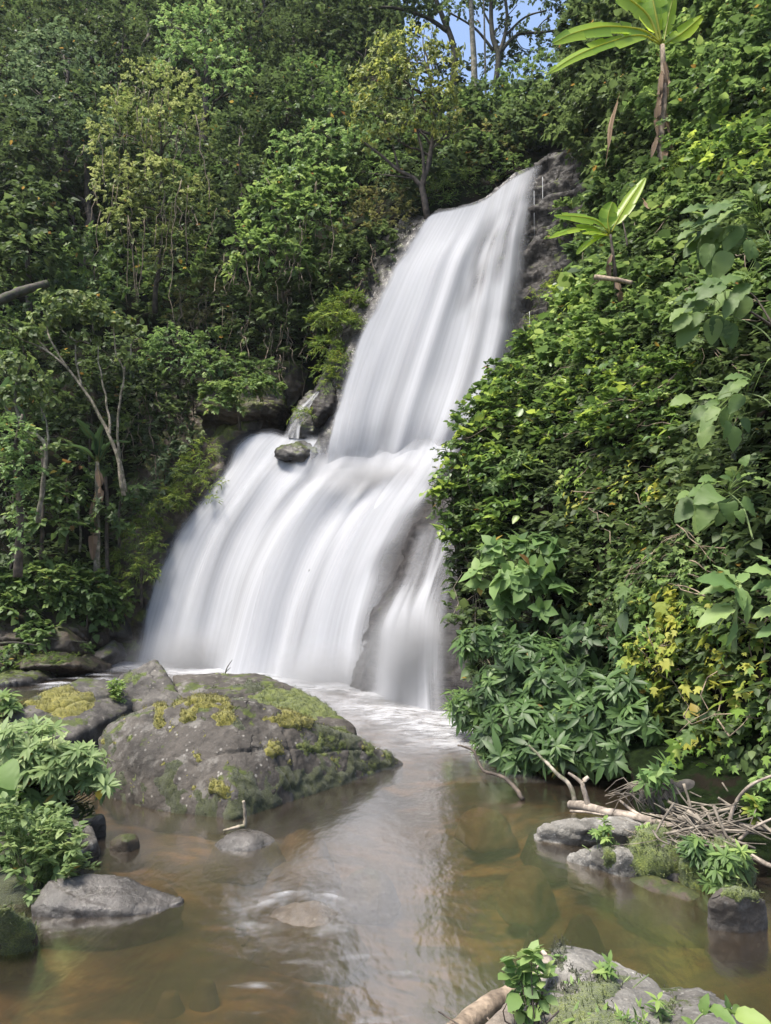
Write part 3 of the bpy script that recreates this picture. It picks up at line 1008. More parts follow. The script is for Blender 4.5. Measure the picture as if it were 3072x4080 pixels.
def rock(name, hulls, mat, label, voxel=.05, amp=.1, f=1.2, seed=1, smooth=3, cracks=.5, cat='rock', group=None, strat=0.0, lines=()):
    hulls = [list(h) + [(q[0], q[1], -.22) for q in h if abs(q[2] - .015) < 1e-6] for h in hulls]
    v, lo, to = remesh(hulls, voxel, smooth)
    n = vnormals(v, lo, to)
    d = amp * fbm(v, f, 5, seed) + amp * .35 * fbm(v, f * 3.5, 4, seed + 7, True)
    if cracks:
        c = np.abs(noise(v * np.array([1, .5, 1.6]) + .12 * noise(v, f * 2, seed)[:, None], f * .5, seed + 20))
        d -= cracks * amp * .5 * (1 - sstep(0, .04, c)) * sstep(.0, .25, noise(v, f * .7, seed + 31))
    for a, b, wd, dp in lines:                       # long cracks: (px,py) to (px,py)
        qx, qy = topx(v)
        wob = 14 * noise(v, 3, seed + 3) + 7 * noise(v, 9, seed + 4)
        L2 = (b[0] - a[0]) ** 2 + (b[1] - a[1]) ** 2
        t = ((qx - a[0]) * (b[0] - a[0]) + (qy - a[1]) * (b[1] - a[1])) / L2
        ds = ((qx - a[0]) * (b[1] - a[1]) - (qy - a[1]) * (b[0] - a[0])) / L2 ** .5 + wob
        d -= dp * np.exp(-(ds / wd) ** 2) * (t > 0) * (t < 1)
    if strat:
        w_ = (v[:, 2] * 1.0 + v[:, 0] * .18 + .06 * noise(v, 1.5, seed)) * 7
        d += strat * ((w_ % 1.0) - .5)
    v = v + n * d[:, None]
    mb = MB()
    mb.raw(v, lo, to)
    o = mb.build(name, mat, smooth=True)
    tag(o, label, cat, group)
    n = vnormals(v, lo, to)
    return o, v, n, lo, to

def moss_on(rk, maskf, h, mat, name='moss_patch', label=None, fuzz=.35, seed=3, specks=False):
    """raised cushions of moss where maskf(verts, normals) > 0"""
    o, v, n, lo, to = rk
    m = maskf(v, n)
    st = np.concatenate([[0], np.cumsum(to)[:-1]])
    fm = np.maximum.reduceat(m[lo], st) > 0
    if not fm.any():
        return None
    d = np.where(m > 0, h * sstep(0, .5, m) * (.6 + .7 * np.abs(noise(v, 7, seed)) + fuzz * noise(v, 24, seed + 1)), -.012)
    keep = np.repeat(fm, to)
    lo2, to2 = lo[keep], to[fm]
    us, inv = np.unique(lo2, return_inverse=True)
    mb = MB()
    mb.raw((v + n * d[:, None])[us], inv, to2)
    # fuzz of tiny shoots
    st2 = v[lo[st[fm]]]
    good = (m[lo[st[fm]]] > .04)
    q, qn = st2[good], n[lo[st[fm]]][good]
    dn = d[lo[st[fm]]][good]
    if len(q):
        nb = min(9000, int(len(q) * 1.6))
        k = RNG.integers(0, len(q), nb)
        pp = q[k] + qn[k] * (dn[k] * .8)[:, None] + RNG.normal(size=(nb, 3)) * .012
        mb.leaves(T_NAR, pp, qn[k] + UP * .5 + RNG.normal(size=(nb, 3)) * .6, rand_dirs(nb), RNG.uniform(.5, 1.2, nb) * (.022 + h * .35), .5, 1.6)
    p = mb.build(name, mat, o, smooth=True)
    if label: p['label'] = label
    if specks: p['kind'] = 'stuff'
    return p

def W(px, py, D):
    return tuple(P(px, py, D))

def base(px, py, z=.015):
    return tuple(PZ(px, py, 0) * [1, 1, 0] + [0, 0, z])

def H(px, py, h):
    """point of a stone h metres above the water"""
    return tuple(PZ(px, py, h))

def backed(pts, dy, z=-.35, dx=0.0):
    """same points pushed away from the viewer and down to the bed"""
    return [(q[0] + dx, q[1] + dy, z) for q in pts]

def pn(v, f, s):
    return noise(v, f, s) * .65 + noise(v, f * 2.7, s + 1) * .35

def near_px(v, c, r):
    px, py = topx(v)
    return 1 - np.sqrt(((px - c[0]) / r[0]) ** 2 + ((py - c[1]) / r[1]) ** 2)

# --- the big boulder in the middle of the stream
ft = [W(395, 2960, 9.35), W(560, 2855, 9.3), W(760, 2785, 9.35), W(980, 2792, 9.4), W(1190, 2860, 9.6), W(1400, 2955, 10), W(1560, 3010, 10.5)]
rg = [W(430, 2900, 9.9), W(600, 2835, 10.1), W(850, 2800, 10.3), W(1050, 2815, 10.4), W(1270, 2900, 10.5), W(1450, 2975, 10.7)]
bt = [base(385, 3110), base(480, 3190), base(650, 3235), base(930, 3262), base(1010, 3225), base(1250, 3155), base(1605, 3045)]
md = [W(375, 3050, 9.2), W(560, 3010, 8.9), W(900, 3030, 8.6), W(930, 3150, 8.35), W(1200, 3050, 9.2)]
big = rock('boulder', [ft + rg + bt + md + backed(rg, .8)], M['rock'], 'big rounded grey boulder patched with moss, front rock in the middle of the stream', .025, .09, 1.0, 4, 2, .6, 'boulder', lines=[((860, 3000), (1500, 2985), 4, .035), ((1130, 2900), (1170, 3120), 4, .03), ((640, 3010), (800, 3060), 3, .02)])
def m1(v, n):
    px, py = topx(v)
    m = pn(v, 5.5, 5) - .36
    m = np.maximum(m, np.maximum.reduce([near_px(v, c, r) + .75 * noise(v, 5, 9) + .5 * noise(v, 13, 19) for c, r in [((905, 2860), (50, 70)), ((735, 2835), (60, 45)), ((640, 2840), (30, 70)), ((1180, 2870), (90, 60)), ((1090, 2985), (35, 75)), ((880, 3140), (50, 40)), ((820, 2790), (80, 30))]]) - .25)
    return np.where((n[:, 2] > -.1) & (py < 3180), m, -1)
moss_on(big, lambda v, n: np.where(topx(v)[1] < 2900, m1(v, n), np.maximum(m1(v, n) - .08, -1)), .05, M['moss_y'], label='yellow green moss cushions near the top')
def m2(v, n):
    px, py = topx(v)
    low = sstep(.42, .1, v[:, 2]) if False else 1 - sstep(.12, .5, v[:, 2] + .15 * noise(v, 2, 3))
    right = sstep(1150, 1350, px + 120 * noise(v, 2.5, 6))
    left = 1 - sstep(430, 560, px + 100 * noise(v, 2, 2))
    return pn(v, 3.0, 15) - .42 + .55 * np.maximum.reduce([low, .8 * right, .75 * left]) * np.where(v[:, 1] < 11, 1, .2)
moss_on(big, m2, .03, M['moss_d'], label='dark damp moss along the waterline')
moss_on(big, lambda v, n: pn(v, 4.2, 33) - .4 + .34 * sstep(1100, 1300, topx(v)[0]) * (topx(v)[1] < 3060), .035, M['moss_b'], label='bright green moss spots on the shoulder', specks=True)

# --- slabs behind it
ft = [W(-60, 2900, 10.6), W(120, 2780, 11.2), W(330, 2700, 11.9), W(430, 2700, 12.1), W(500, 2740, 12.2)]
lowp = [W(-80, 3000, 10), W(60, 2960, 10.2), W(300, 2930, 10.5), W(480, 2840, 11.4), W(540, 2800, 11.9)]
lslab = rock('boulder', [ft + lowp + backed(ft, .9, -.2) + backed(lowp, .15, -.3)], M['rock_slate'], 'sloping grey slab with a broad yellow moss patch beside the dark gap', .035, .07, 1.3, 14, 1, .8, 'boulder', lines=[((60, 2870), (500, 2760), 5, .06), ((250, 2720), (420, 2830), 4, .04)])
moss_on(lslab, lambda v, n: np.maximum(near_px(v, (245, 2800), (130, 70)) + .6 * pn(v, 3, 2) - .1, near_px(v, (70, 2800), (150, 40)) + .8 * pn(v, 4, 4) - .5), .05, M['moss_y'], label='broad yellow moss patch')
moss_on(lslab, lambda v, n: pn(v, 4, 23) - .45, .035, M['moss_d'], specks=True)
pk = rock('boulder', [[W(470, 2700, 12.4), W(560, 2655, 12.6), W(615, 2628, 12.7), W(640, 2640, 12.7), W(690, 2720, 12.4), W(735, 2800, 11.8), W(540, 2780, 12), W(545, 2850, 11.6), W(720, 2880, 11.3), W(620, 2680, 13.3), W(650, 2700, 13.4)] + backed([W(500, 2720, 12.6), W(720, 2760, 12)], .8)],
          M['rock_slate'], 'peaked grey rock rising behind the boulder, highest tip of the midstream rocks', .035, .07, 1.5, 24, 0, .8, 'boulder', lines=[((560, 2720), (720, 2790), 4, .05)])
moss_on(pk, lambda v, n: np.maximum(near_px(v, (540, 2700), (70, 45)) + .7 * pn(v, 4, 2) - .35, pn(v, 4.5, 8) - .42), .04, M['moss_g'], specks=True)
tp = [W(690, 2690, 12.6), W(880, 2682, 12.9), W(1050, 2690, 12.8), W(1200, 2760, 12.4), W(1330, 2830, 12), W(1415, 2900, 11.7)]
fr = [W(720, 2830, 11.4), W(950, 2820, 11.3), W(1180, 2900, 11.1), W(1420, 2960, 11), W(1425, 2990, 11)]
rear = rock('boulder', [tp + fr + backed(tp, .6) + backed(fr, .1)], M['rock'], 'long low boulder behind the big one, with a bright moss streak down its end', .035, .08, 1.3, 34, 1, .7, 'boulder', lines=[((700, 2760), (1150, 2790), 5, .05)])
moss_on(rear, lambda v, n: np.maximum(near_px(v, (1200, 2800), (190, 60)) + .5 * pn(v, 3, 2) + .05, pn(v, 4, 18) - .38), .045, M['moss_b'], label='bright green moss streak')
moss_on(rear, lambda v, n: np.maximum(near_px(v, (1000, 2740), (170, 45)) + .9 * pn(v, 4, 12) - .55, -1), .04, M['moss_d'])

# --- rocks at the foot of the forest, left of the falls
def simple_rock(name, mat, label, poly, D0, D1, depth, voxel=.055, amp=.17, f=1.3, seed=1, z=-.3, **kw):
    """polygon seen in the photograph, tilted from D0 (bottom) to D1 (top), with its own thickness"""
    poly = np.array(poly, float)
    y0, y1 = poly[:, 1].max(), poly[:, 1].min()
    D = D0 + (D1 - D0) * (y0 - poly[:, 1]) / (y0 - y1 + 1e-6)
    fr = [W(a, b, d) for (a, b), d in zip(poly, D)]
    c = poly.mean(0)
    mid = [W(c[0] + (a - c[0]) * .55, c[1] + (b - c[1]) * .55, d - depth * .15) for (a, b), d in zip(poly, D)]
    bk = [(q[0] * 1.0, q[1] + depth, q[2] - .25 * depth) for q in fr]
    kw.setdefault('smooth', 1)
    return rock(name, [fr + mid + bk], mat, label, voxel, amp, f, seed, **kw)

simple_rock('boulder', M['rock_brown'], 'long slanting brown boulder half buried in the leafy ground cover', [(120, 2420), (190, 2375), (250, 2400), (330, 2480), (335, 2540), (290, 2545), (200, 2480)], 21.2, 22, 1.2, seed=41, cat='boulder')
simple_rock('boulder', M['rock_brown'], 'round orange mossy boulder on the far bank below the ground cover', [(160, 2570), (190, 2510), (240, 2495), (290, 2540), (295, 2590), (230, 2610), (170, 2600)], 20.3, 20.8, 1.2, seed=42, cat='boulder')
simple_rock('boulder', M['rock_slate'], 'angular grey block standing closest to the foot of the falls', [(425, 2490), (490, 2440), (500, 2530), (440, 2545), (400, 2550)], 22.2, 22.8, 1, seed=43, amp=.06, smooth=1, cat='boulder')
simple_rock('boulder', M['rock_slate'], 'flat green grey slab tilting into the stream by the falls', [(360, 2610), (450, 2545), (470, 2600), (400, 2640)], 21, 22, .8, seed=44, amp=.06, smooth=1, cat='boulder')
simple_rock('boulder', M['rock_brown'], 'cracked reddish boulder between the angular block and the slanting one', [(345, 2560), (395, 2475), (425, 2500), (400, 2570)], 21.6, 22.3, .8, seed=45, cat='boulder')
simple_rock('boulder', M['rock_dark'], 'low wet black rock with white water curling round its end', [(-40, 2690), (0, 2672), (160, 2672), (165, 2700), (120, 2735), (-30, 2750)], 17.9, 18.8, 1, seed=46, cat='boulder')
simple_rock('boulder', M['rock_brown'], 'broad olive mossy rock with leaves on top, lying low in the bank', [(60, 2640), (120, 2600), (230, 2600), (320, 2625), (330, 2655), (200, 2665), (80, 2665)], 19, 20.5, 1.3, seed=47, cat='boulder')
simple_rock('boulder', M['rock_brown'], 'mossy boulder cut by the photo edge, with a branch lying before it', [(-60, 2440), (20, 2430), (60, 2470), (130, 2520), (130, 2570), (20, 2560), (-60, 2570)], 20.4, 21.4, 1.2, seed=48, cat='boulder')
simple_rock('boulder', M['rock_brown'], 'dark rounded rock at the water edge under the flat slab', [(300, 2640), (350, 2610), (400, 2645), (380, 2670), (300, 2672)], 20, 20.8, .8, seed=49, cat='boulder')
simple_rock('boulder', M['rock_brown'], 'small mossy stone under the branch by the dark pool edge', [(-40, 2590), (30, 2580), (70, 2620), (40, 2660), (-40, 2660)], 19.2, 20, 1, seed=50, cat='boulder')
# rocks in the cleft between the two drops
simple_rock('boulder', M['rock_dark'], 'dark cracked rock wedged between the trickle and the upper drop', [(1155, 1730), (1170, 1640), (1240, 1560), (1300, 1580), (1300, 1700), (1250, 1760)], 22.9, 24.1, 1.2, seed=51, cat='boulder', strat=.05)
simple_rock('boulder', M['ledge'], 'wet shining rock ledge beside the white edge of the upper drop', [(1240, 1620), (1300, 1530), (1340, 1540), (1330, 1640), (1260, 1680)], 22.7, 23.3, 1, seed=52, cat='boulder', strat=.05)
simple_rock('boulder', M['rock_dark'], 'flat black rock poking out over the lower drop below the trickle', [(1092, 1805), (1150, 1775), (1270, 1745), (1290, 1800), (1200, 1835), (1130, 1825)], 22.2, 22.9, .9, seed=53, cat='boulder', strat=.05)
simple_rock('boulder', M['wall'], 'brown overhanging ledge rock capped with green beside the cleft', [(780, 1640), (860, 1580), (1000, 1570), (1120, 1540), (1130, 1610), (1100, 1650), (940, 1670)], 23.9, 24.8, 1.3, seed=54, cat='boulder', strat=.08)

# --- stones near the camera on the left
lr = rock('rock', [[H(40, 3340, .25), H(130, 3220, .28), H(260, 3240, .26), H(370, 3290, .22), H(385, 3360, .14), H(200, 3330, .3), base(380, 3420), base(200, 3500), base(20, 3480), H(-60, 3300, .25)] + backed([H(130, 3220, .28), H(370, 3290, .22), H(-60, 3300, .25)], .4)],
          M['rock'], 'flat grey rock beneath the leafy shrub on the near bank', .03, .03, 1.8, 61, 1)
rock('rock', [[H(325, 3265, .24), H(360, 3238, .26), H(412, 3243, .24), H(412, 3285, .14), base(405, 3322), base(345, 3322)] + backed([H(330, 3260, .22), H(412, 3243, .22)], .3)], M['rock_slate'], 'small dark block at the end of the flat rock by the big boulder', .02, .03, 2.5, 62, 1)
rock('rock', [[H(440, 3352, .06), H(478, 3322, .12), H(540, 3325, .11), H(556, 3352, .06), H(500, 3350, .11), base(555, 3372), base(520, 3392), base(440, 3388)] + backed([H(450, 3340, .06), H(545, 3330, .07)], .15)], M['rock_brown'], 'little pale topped stone alone in the brown shallows', .016, .02, 4, 63, 0)
wt = rock('rock', [[H(160, 3545, .14), H(230, 3492, .22), H(350, 3478, .21), H(500, 3494, .17), H(600, 3540, .09), H(640, 3562, .07), H(120, 3612, .07), H(300, 3622, .07), H(500, 3615, .06), base(735, 3592), base(640, 3628), base(500, 3650), base(300, 3655), base(140, 3645)] + backed([H(160, 3545, .2), H(500, 3490, .2)], .3)],
          M['rock_wet'], 'shining wet slate slab sliding into the pool below the leafy shrub', .02, .03, 2.4, 64, 1, 1.0, strat=.02)
ms = rock('rock', [[H(-80, 3620, .4), H(20, 3600, .42), H(90, 3640, .32), H(140, 3710, .14), base(152, 3752), base(60, 3768), base(-80, 3775)] + backed([H(-80, 3620, .4), H(90, 3640, .3)], .4)], M['rock_brown'], 'moss covered stone cut by the photo edge under the near bank', .025, .03, 2, 65, 2)
moss_on(ms, lambda v, n: pn(v, 3, 2) + .12, .03, M['moss_g'])
bank = rock('bank', [[W(-200, 3150, 7.6), W(60, 3160, 7.6), W(140, 3350, 7.1), W(170, 3480, 6.8), base(150, 3600), base(-200, 3600), W(-400, 3100, 7.6), (-7, 6.2, -.3), (-7, 8.6, .9)] + [(-5.5, 9.2, .3), (-3.5, 9.4, -.2)]], M['moss_d'], None, .06, .12, 1.5, 66, 3, cat=None)
tag(bank[0], kind='structure')
near_b = bank
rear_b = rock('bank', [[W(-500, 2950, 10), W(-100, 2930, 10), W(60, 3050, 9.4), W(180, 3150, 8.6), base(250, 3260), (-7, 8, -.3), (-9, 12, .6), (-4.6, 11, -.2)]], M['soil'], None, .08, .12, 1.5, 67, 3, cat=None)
tag(rear_b[0], kind='structure')

# --- stones under or just breaking the surface
def sub_rock(label, poly, ztop, mat, seed, dome=.5, amp=.05, spread=1.45):
    pts = [tuple(PZ(a, b) * [1, 1, 0] + [0, 0, ztop - .09]) for a, b in poly]
    c = np.mean(pts, 0)
    top = [tuple(c + (np.array(q) - c) * dome + [0, 0, .09]) for q in pts]
    bot = [tuple((np.array(q) - c) * [spread, spread, 1] + c - [0, 0, .28]) for q in pts]
    return rock('submerged_rock', [pts + top + bot], mat, label, .035, amp, 2, seed, 3)
sub_rock('pale domed rock just under the surface with white water drawn over it', [(1000, 3660), (1060, 3600), (1180, 3580), (1320, 3590), (1400, 3640), (1330, 3700), (1150, 3710)], .03, M['rock_dome'], 71)
sub_rock('small silvery rock breaking the surface by the upright stick', [(850, 3365), (950, 3320), (1060, 3325), (1100, 3350), (1000, 3390), (880, 3385)], .09, M['rock_wet'], 72)
sub_rock('tan sunken slab before the rhododendron shadow', [(1840, 3205), (1900, 3190), (2010, 3210), (2030, 3230), (1900, 3240)], -.03, M['rock_tan'], 73)
sub_rock('squarish tan sunken slab in the middle of the pool', [(2010, 3450), (2060, 3410), (2160, 3405), (2180, 3450), (2120, 3490), (2040, 3480)], -.04, M['rock_tan'], 74)
sub_rock('long ragged reef of wet brown rock breaking the surface', [(2490, 3500), (2560, 3480), (2700, 3530), (2820, 3560), (2810, 3600), (2640, 3570), (2540, 3530)], .03, M['rock_brown'], 75, .6, .06)
sub_rock('broad brown rock under the water at the end of the lichen slab', [(2110, 3270), (2200, 3245), (2330, 3260), (2300, 3330), (2150, 3340)], -.03, M['rock_brown'], 76)
sub_rock('sunken tan rock off the end of the wet slate slab', [(1130, 3280), (1220, 3265), (1300, 3290), (1280, 3340), (1150, 3330)], -.06, M['rock_tan'], 77)
sub_rock('long sunken brown rock between the domed rock and the boulder', [(1080, 3400), (1230, 3370), (1330, 3390), (1240, 3430), (1100, 3430)], -.08, M['rock_tan'], 78)
sub_rock('pale sunken patch of rock under the bright reflection', [(1370, 3420), (1470, 3390), (1560, 3410), (1530, 3460), (1400, 3460)], -.1, M['rock'], 79)

rr = np.random.default_rng(12)
for k in range(16):
    cx, cy = [(rr.uniform(420, 1300), rr.uniform(3330, 3480)), (rr.uniform(500, 1000), rr.uniform(3480, 3900)), (rr.uniform(2050, 2800), rr.uniform(3560, 3900))][k % 3]
    a0 = rr.uniform(0, 6)
    n_ = rr.integers(6, 9)
    s_ = rr.uniform(28, 75) * (cy / 3500)
    poly = [(cx + math.cos(a0 + j * 6.283 / n_) * s_ * rr.uniform(.75, 1.25), cy + math.sin(a0 + j * 6.283 / n_) * s_ * .34 * rr.uniform(.75, 1.25)) for j in range(n_)]
    o_ = sub_rock('flat stone lying sunken on the brown bed of the clear shallows', poly, rr.uniform(-.15, -.07), M[['rock_tan', 'rock_dome', 'rock_brown'][k % 3]], 200 + k, .6, .03, 2.1)
    o_[0]['group'] = 'sunken stones on the pool bed'
# --- stones on the right
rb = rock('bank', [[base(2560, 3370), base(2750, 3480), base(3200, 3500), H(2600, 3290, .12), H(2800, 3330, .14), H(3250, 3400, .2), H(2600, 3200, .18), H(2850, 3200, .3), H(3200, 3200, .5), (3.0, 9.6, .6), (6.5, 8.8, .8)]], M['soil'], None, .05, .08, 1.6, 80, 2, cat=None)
tag(rb[0], kind='structure')
fl = rock('rock', [[H(2140, 3305, .1), H(2190, 3275, .18), H(2340, 3252, .24), H(2500, 3258, .24), H(2570, 3290, .2), H(2350, 3300, .2), H(2545, 3320, .15), base(2530, 3356), base(2350, 3352), base(2150, 3340)] + backed([H(2150, 3290, .12), H(2540, 3270, .2)], .4)], M['rock_near'], 'long flat lichen crusted rock under the fallen branch', .025, .035, 2.4, 81, 1, 1.0, strat=.03)
jg = rock('rock', [[H(2265, 3412, .03), H(2310, 3385, .12), H(2385, 3358, .2), H(2450, 3365, .2), H(2470, 3400, .2), H(2560, 3400, .17), H(2600, 3440, .1), base(2650, 3490), base(2480, 3492), base(2390, 3468), base(2265, 3430)] + backed([H(2300, 3395, .08), H(2560, 3390, .12)], .25)],
          M['rock_near'], 'jagged pale rock with a green weed tuft in its crack', .022, .05, 2.6, 82, 0, 1.0)
moss_on(jg, lambda v, n: near_px(v, (2420, 3400), (35, 70)) + .7 * pn(v, 5, 2) - .2, .04, M['moss_g'])
mm = rock('rock', [[H(2520, 3355, .22), H(2560, 3318, .3), H(2640, 3308, .3), H(2700, 3375, .25), H(2760, 3440, .15), H(2820, 3480, .06), base(2810, 3515), base(2600, 3500), H(2530, 3430, .14)] + backed([H(2540, 3340, .25), H(2720, 3380, .2)], .35)],
          M['rock'], 'mossy hump of rock between the jagged rock and the twig pile', .025, .05, 2, 83, 1)
moss_on(mm, lambda v, n: pn(v, 3, 4) + .05 - .5 * sstep(2700, 2780, topx(v)[0]), .05, M['moss_g'])
md_ = rock('rock', [[H(2720, 3430, .2), H(2780, 3368, .3), H(2880, 3352, .34), H(2960, 3385, .3), H(2995, 3450, .18), base(2985, 3530), base(2860, 3560), base(2750, 3530)] + backed([H(2740, 3420, .2), H(2970, 3400, .25)], .4)],
           M['rock_brown'], 'rounded mossy mound carrying small green plants at the right bank', .03, .05, 2, 84, 2)
moss_on(md_, lambda v, n: pn(v, 2.4, 4) + .3, .045, M['moss_g'])
cb = rock('rock', [[H(2828, 3585, .22), H(2868, 3552, .28), H(2930, 3585, .25), H(2990, 3556, .28), H(3045, 3580, .24), H(3058, 3640, .1), base(3052, 3685), base(2960, 3708), base(2835, 3695), H(2822, 3640, .1)] + backed([H(2850, 3560, .22), H(3040, 3570, .22)], .25)],
          M['rock'], 'blocky dark rock with a mossy top standing alone in the water', .018, .04, 3.4, 85, 0, 1.0)
moss_on(cb, lambda v, n: np.where(n[:, 2] > .25, near_px(v, (2960, 3560), (85, 40)) + .7 * pn(v, 5, 3), -1), .03, M['moss_g'])
rock('rock', [[H(2540, 3180, .3), H(2570, 3120, .45), H(2680, 3100, .5), H(2760, 3110, .45), H(2810, 3180, .3), base(2830, 3250), base(2560, 3250)] + backed([H(2570, 3120, .4), H(2790, 3140, .4)], .4)], M['rock_slate'], 'grey rock half hidden behind the twig pile in the hollow', .04, .06, 1.8, 86, 2)
simple_rock('rock', M['rock_slate'], 'dim grey stone in the dark hollow under the yellow vine', [(2830, 3060), (2870, 3035), (2910, 3060), (2900, 3110), (2840, 3110)], 8.9, 9, .5, seed=87)

# --- mossy rock at the photographer's feet
nr = rock('rock', [[W(2180, 3830, 4.2), W(2230, 3765, 4.35), W(2330, 3775, 4.35), W(2450, 3830, 4.25), W(2600, 3910, 4.1), W(2700, 4010, 3.9), W(2740, 4080, 3.7), W(2760, 4250, 3.3), W(2120, 4250, 3.25), W(2130, 4080, 3.6), W(2150, 3950, 3.9)]
                    + [W(2350, 3900, 3.9), W(2400, 4080, 3.45), W(2600, 4200, 3.25)] + [(1.1, 4.6, -.4), (1.75, 4.4, -.4), (1.75, 2.6, -.4), (.6, 2.6, -.4), (.75, 4.4, -.4)]],
          M['rock_near'], 'large mossy pale rock with seedlings at the bottom of the photo', .018, .035, 3, 91, 2, 1.2)
moss_on(nr, lambda v, n: np.where(n[:, 2] > -.2, pn(v, 3.5, 4) - .02 + .35 * sstep(3880, 4060, topx(v)[1]) - .5 * (near_px(v, (2280, 3810), (130, 60)) > 0) - .35 * (near_px(v, (2560, 3990), (110, 90)) > 0), -1), .022, M['moss_g'], label='dark olive moss carpet')
moss_on(nr, lambda v, n: np.where(n[:, 2] > 0, pn(v, 6, 14) - .25, -1), .028, M['moss_d'], specks=True)
simple_rock('rock', M['rock_pale'], 'low pale stone at the bottom edge beside the broad leaved sprout', [(2690, 4060), (2800, 4045), (2950, 4060), (3040, 4090), (3000, 4180), (2700, 4180)], 3.4, 3.75, .5, .02, .03, 3, 92)
# ------------------------------------------------------------------ foliage materials
def L(name, *cols, **k):
    cols = tuple((r * 1.38 + .005, g * 1.2, b * 1.2 + .003) for r, g, b in cols)
    M[name] = leaf_mat(name, cols, **k)
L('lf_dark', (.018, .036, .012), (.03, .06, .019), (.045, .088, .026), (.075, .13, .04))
L('lf_mid', (.022, .052, .014), (.042, .092, .024), (.068, .135, .034), (.12, .2, .055))
L('lf_bright', (.035, .075, .022), (.06, .125, .033), (.095, .18, .045), (.17, .27, .075))
L('lf_yellow', (.03, .06, .014), (.065, .11, .026), (.115, .175, .05), (.2, .265, .1), transl=.35)
L('lf_olive', (.032, .055, .013), (.065, .105, .022), (.12, .18, .04), (.22, .28, .07))
L('lf_pale', (.04, .09, .026), (.07, .15, .042), (.115, .21, .065), (.19, .29, .1))
L('lf_shrub', (.06, .115, .04), (.10, .175, .062), (.155, .24, .095), (.23, .32, .14))
L('lf_blue', (.022, .046, .02), (.04, .08, .034), (.065, .12, .052), (.12, .18, .085))
L('lf_brown', (.035, .042, .016), (.058, .075, .024), (.085, .12, .035), (.16, .15, .06))
L('lf_gloss', (.02, .05, .012), (.04, .095, .02), (.08, .16, .03), (.2, .31, .05), rough=.4, spec=.45)
L('lf_lobe', (.035, .085, .013), (.065, .14, .022), (.10, .19, .03), (.22, .26, .045))
L('lf_whorl', (.02, .045, .018), (.035, .08, .025), (.055, .12, .035), (.10, .18, .05), rough=.45)
L('lf_tan', (.035, .07, .018), (.06, .11, .03), (.10, .165, .045), (.15, .2, .07))
L('lf_fern', (.025, .06, .01), (.05, .105, .016), (.085, .15, .024), (.14, .21, .04))
L('banana', (.07, .16, .015), (.12, .24, .02), (.19, .32, .03), (.26, .38, .05), transl=.55, rough=.35)
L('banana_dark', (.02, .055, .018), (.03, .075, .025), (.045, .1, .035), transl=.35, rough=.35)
L('dead_leaf', (.05, .037, .022), (.10, .08, .05), (.15, .125, .085), transl=.1, rough=.9)
M['bark'] = bark_mat('bark', (.02, .016, .012), (.065, .05, .038))
M['bark_pale'] = bark_mat('pale_bark', (.05, .04, .03), (.2, .17, .13), moss=.3)
M['bark_grey'] = bark_mat('grey_bark', (.05, .042, .035), (.17, .15, .12), moss=.4)
M['bark_dark'] = bark_mat('dark_bark', (.012, .01, .009), (.045, .036, .03), moss=.3)
M['wood'] = bark_mat('weathered_wood', (.10, .08, .062), (.22, .185, .15), 9)
M['wood_tan'] = bark_mat('tan_wood', (.09, .065, .045), (.2, .155, .11), 9)
M['twig'] = bark_mat('twig', (.05, .042, .033), (.15, .128, .1), 9)
M['liana'] = bark_mat('liana', (.06, .045, .03), (.15, .115, .08), 9)
M['stem_g'] = bark_mat('green_stem', (.06, .1, .03), (.13, .17, .06), 9)

DENS, LSC = 2.2, .82
# kind: template, material, leaf size, leaves per twig, twig kind, droop, wide, extra dark filler
SP = dict(
    dark=(T_OV, 'lf_dark', .15, 9, 'twig', .35, 1.0),
    darkbig=(T_OV, 'lf_dark', .22, 8, 'twig', .4, 1.05),
    small=(T_DIA, 'lf_mid', .10, 12, 'twig', .4, 1.0),
    mid=(T_OV, 'lf_mid', .15, 9, 'twig', .35, 1.0),
    midlan=(T_LAN, 'lf_mid', .24, 8, 'whorl', .5, 1.35),
    bright=(T_HEART, 'lf_bright', .16, 9, 'twig', .45, 1.0),
    brightlan=(T_NAR, 'lf_bright', .2, 10, 'twig', .5, 1.4),
    yellow=(T_OV, 'lf_yellow', .12, 11, 'twig', .4, .95),
    olive=(T_OV, 'lf_olive', .145, 10, 'whorl', .25, .8),
    pale=(T_OV, 'lf_pale', .15, 10, 'twig', .45, .8),
    blue=(T_OV, 'lf_blue', .16, 10, 'twig', .4, .9),
    brown=(T_OV, 'lf_brown', .13, 9, 'twig', .3, .8),
    heart=(T_HEART, 'lf_mid', .17, 9, 'twig', .45, 1.0),
    tan=(T_OV, 'lf_tan', .2, 7, 'whorl', .5, 1.1),
    fern=(T_NAR, 'lf_fern', .13, 14, 'twig', .35, 1.3),
)

def foliage(mb, sp, blobs, dens, gap=.35, scale=1.0, seed=1, gapf=.8, rshift=0.0, shell=(.68, 1.06), up=.6, lump=.24, back=.3, mat=0):
    tpl, mname, size, nl, kind, droop, wide = SP[sp]
    p, o = blob_points(blobs, dens * DENS, gap, gapf, shell, lump, seed, back)
    scale *= LSC
    out = nrm(o * .9 + UP * .25 + RNG.normal(size=p.shape) * .45)
    rnd = np.clip(.42 + rshift + .28 * noise(p, .6, seed + 40) + .16 * RNG.normal(size=len(p)), .02, .98)
    sprays(mb, tpl, p, out, nl, size * scale, kind, up=up, droop=droop, wide=wide, rnd=rnd, mat=mat)
    return p

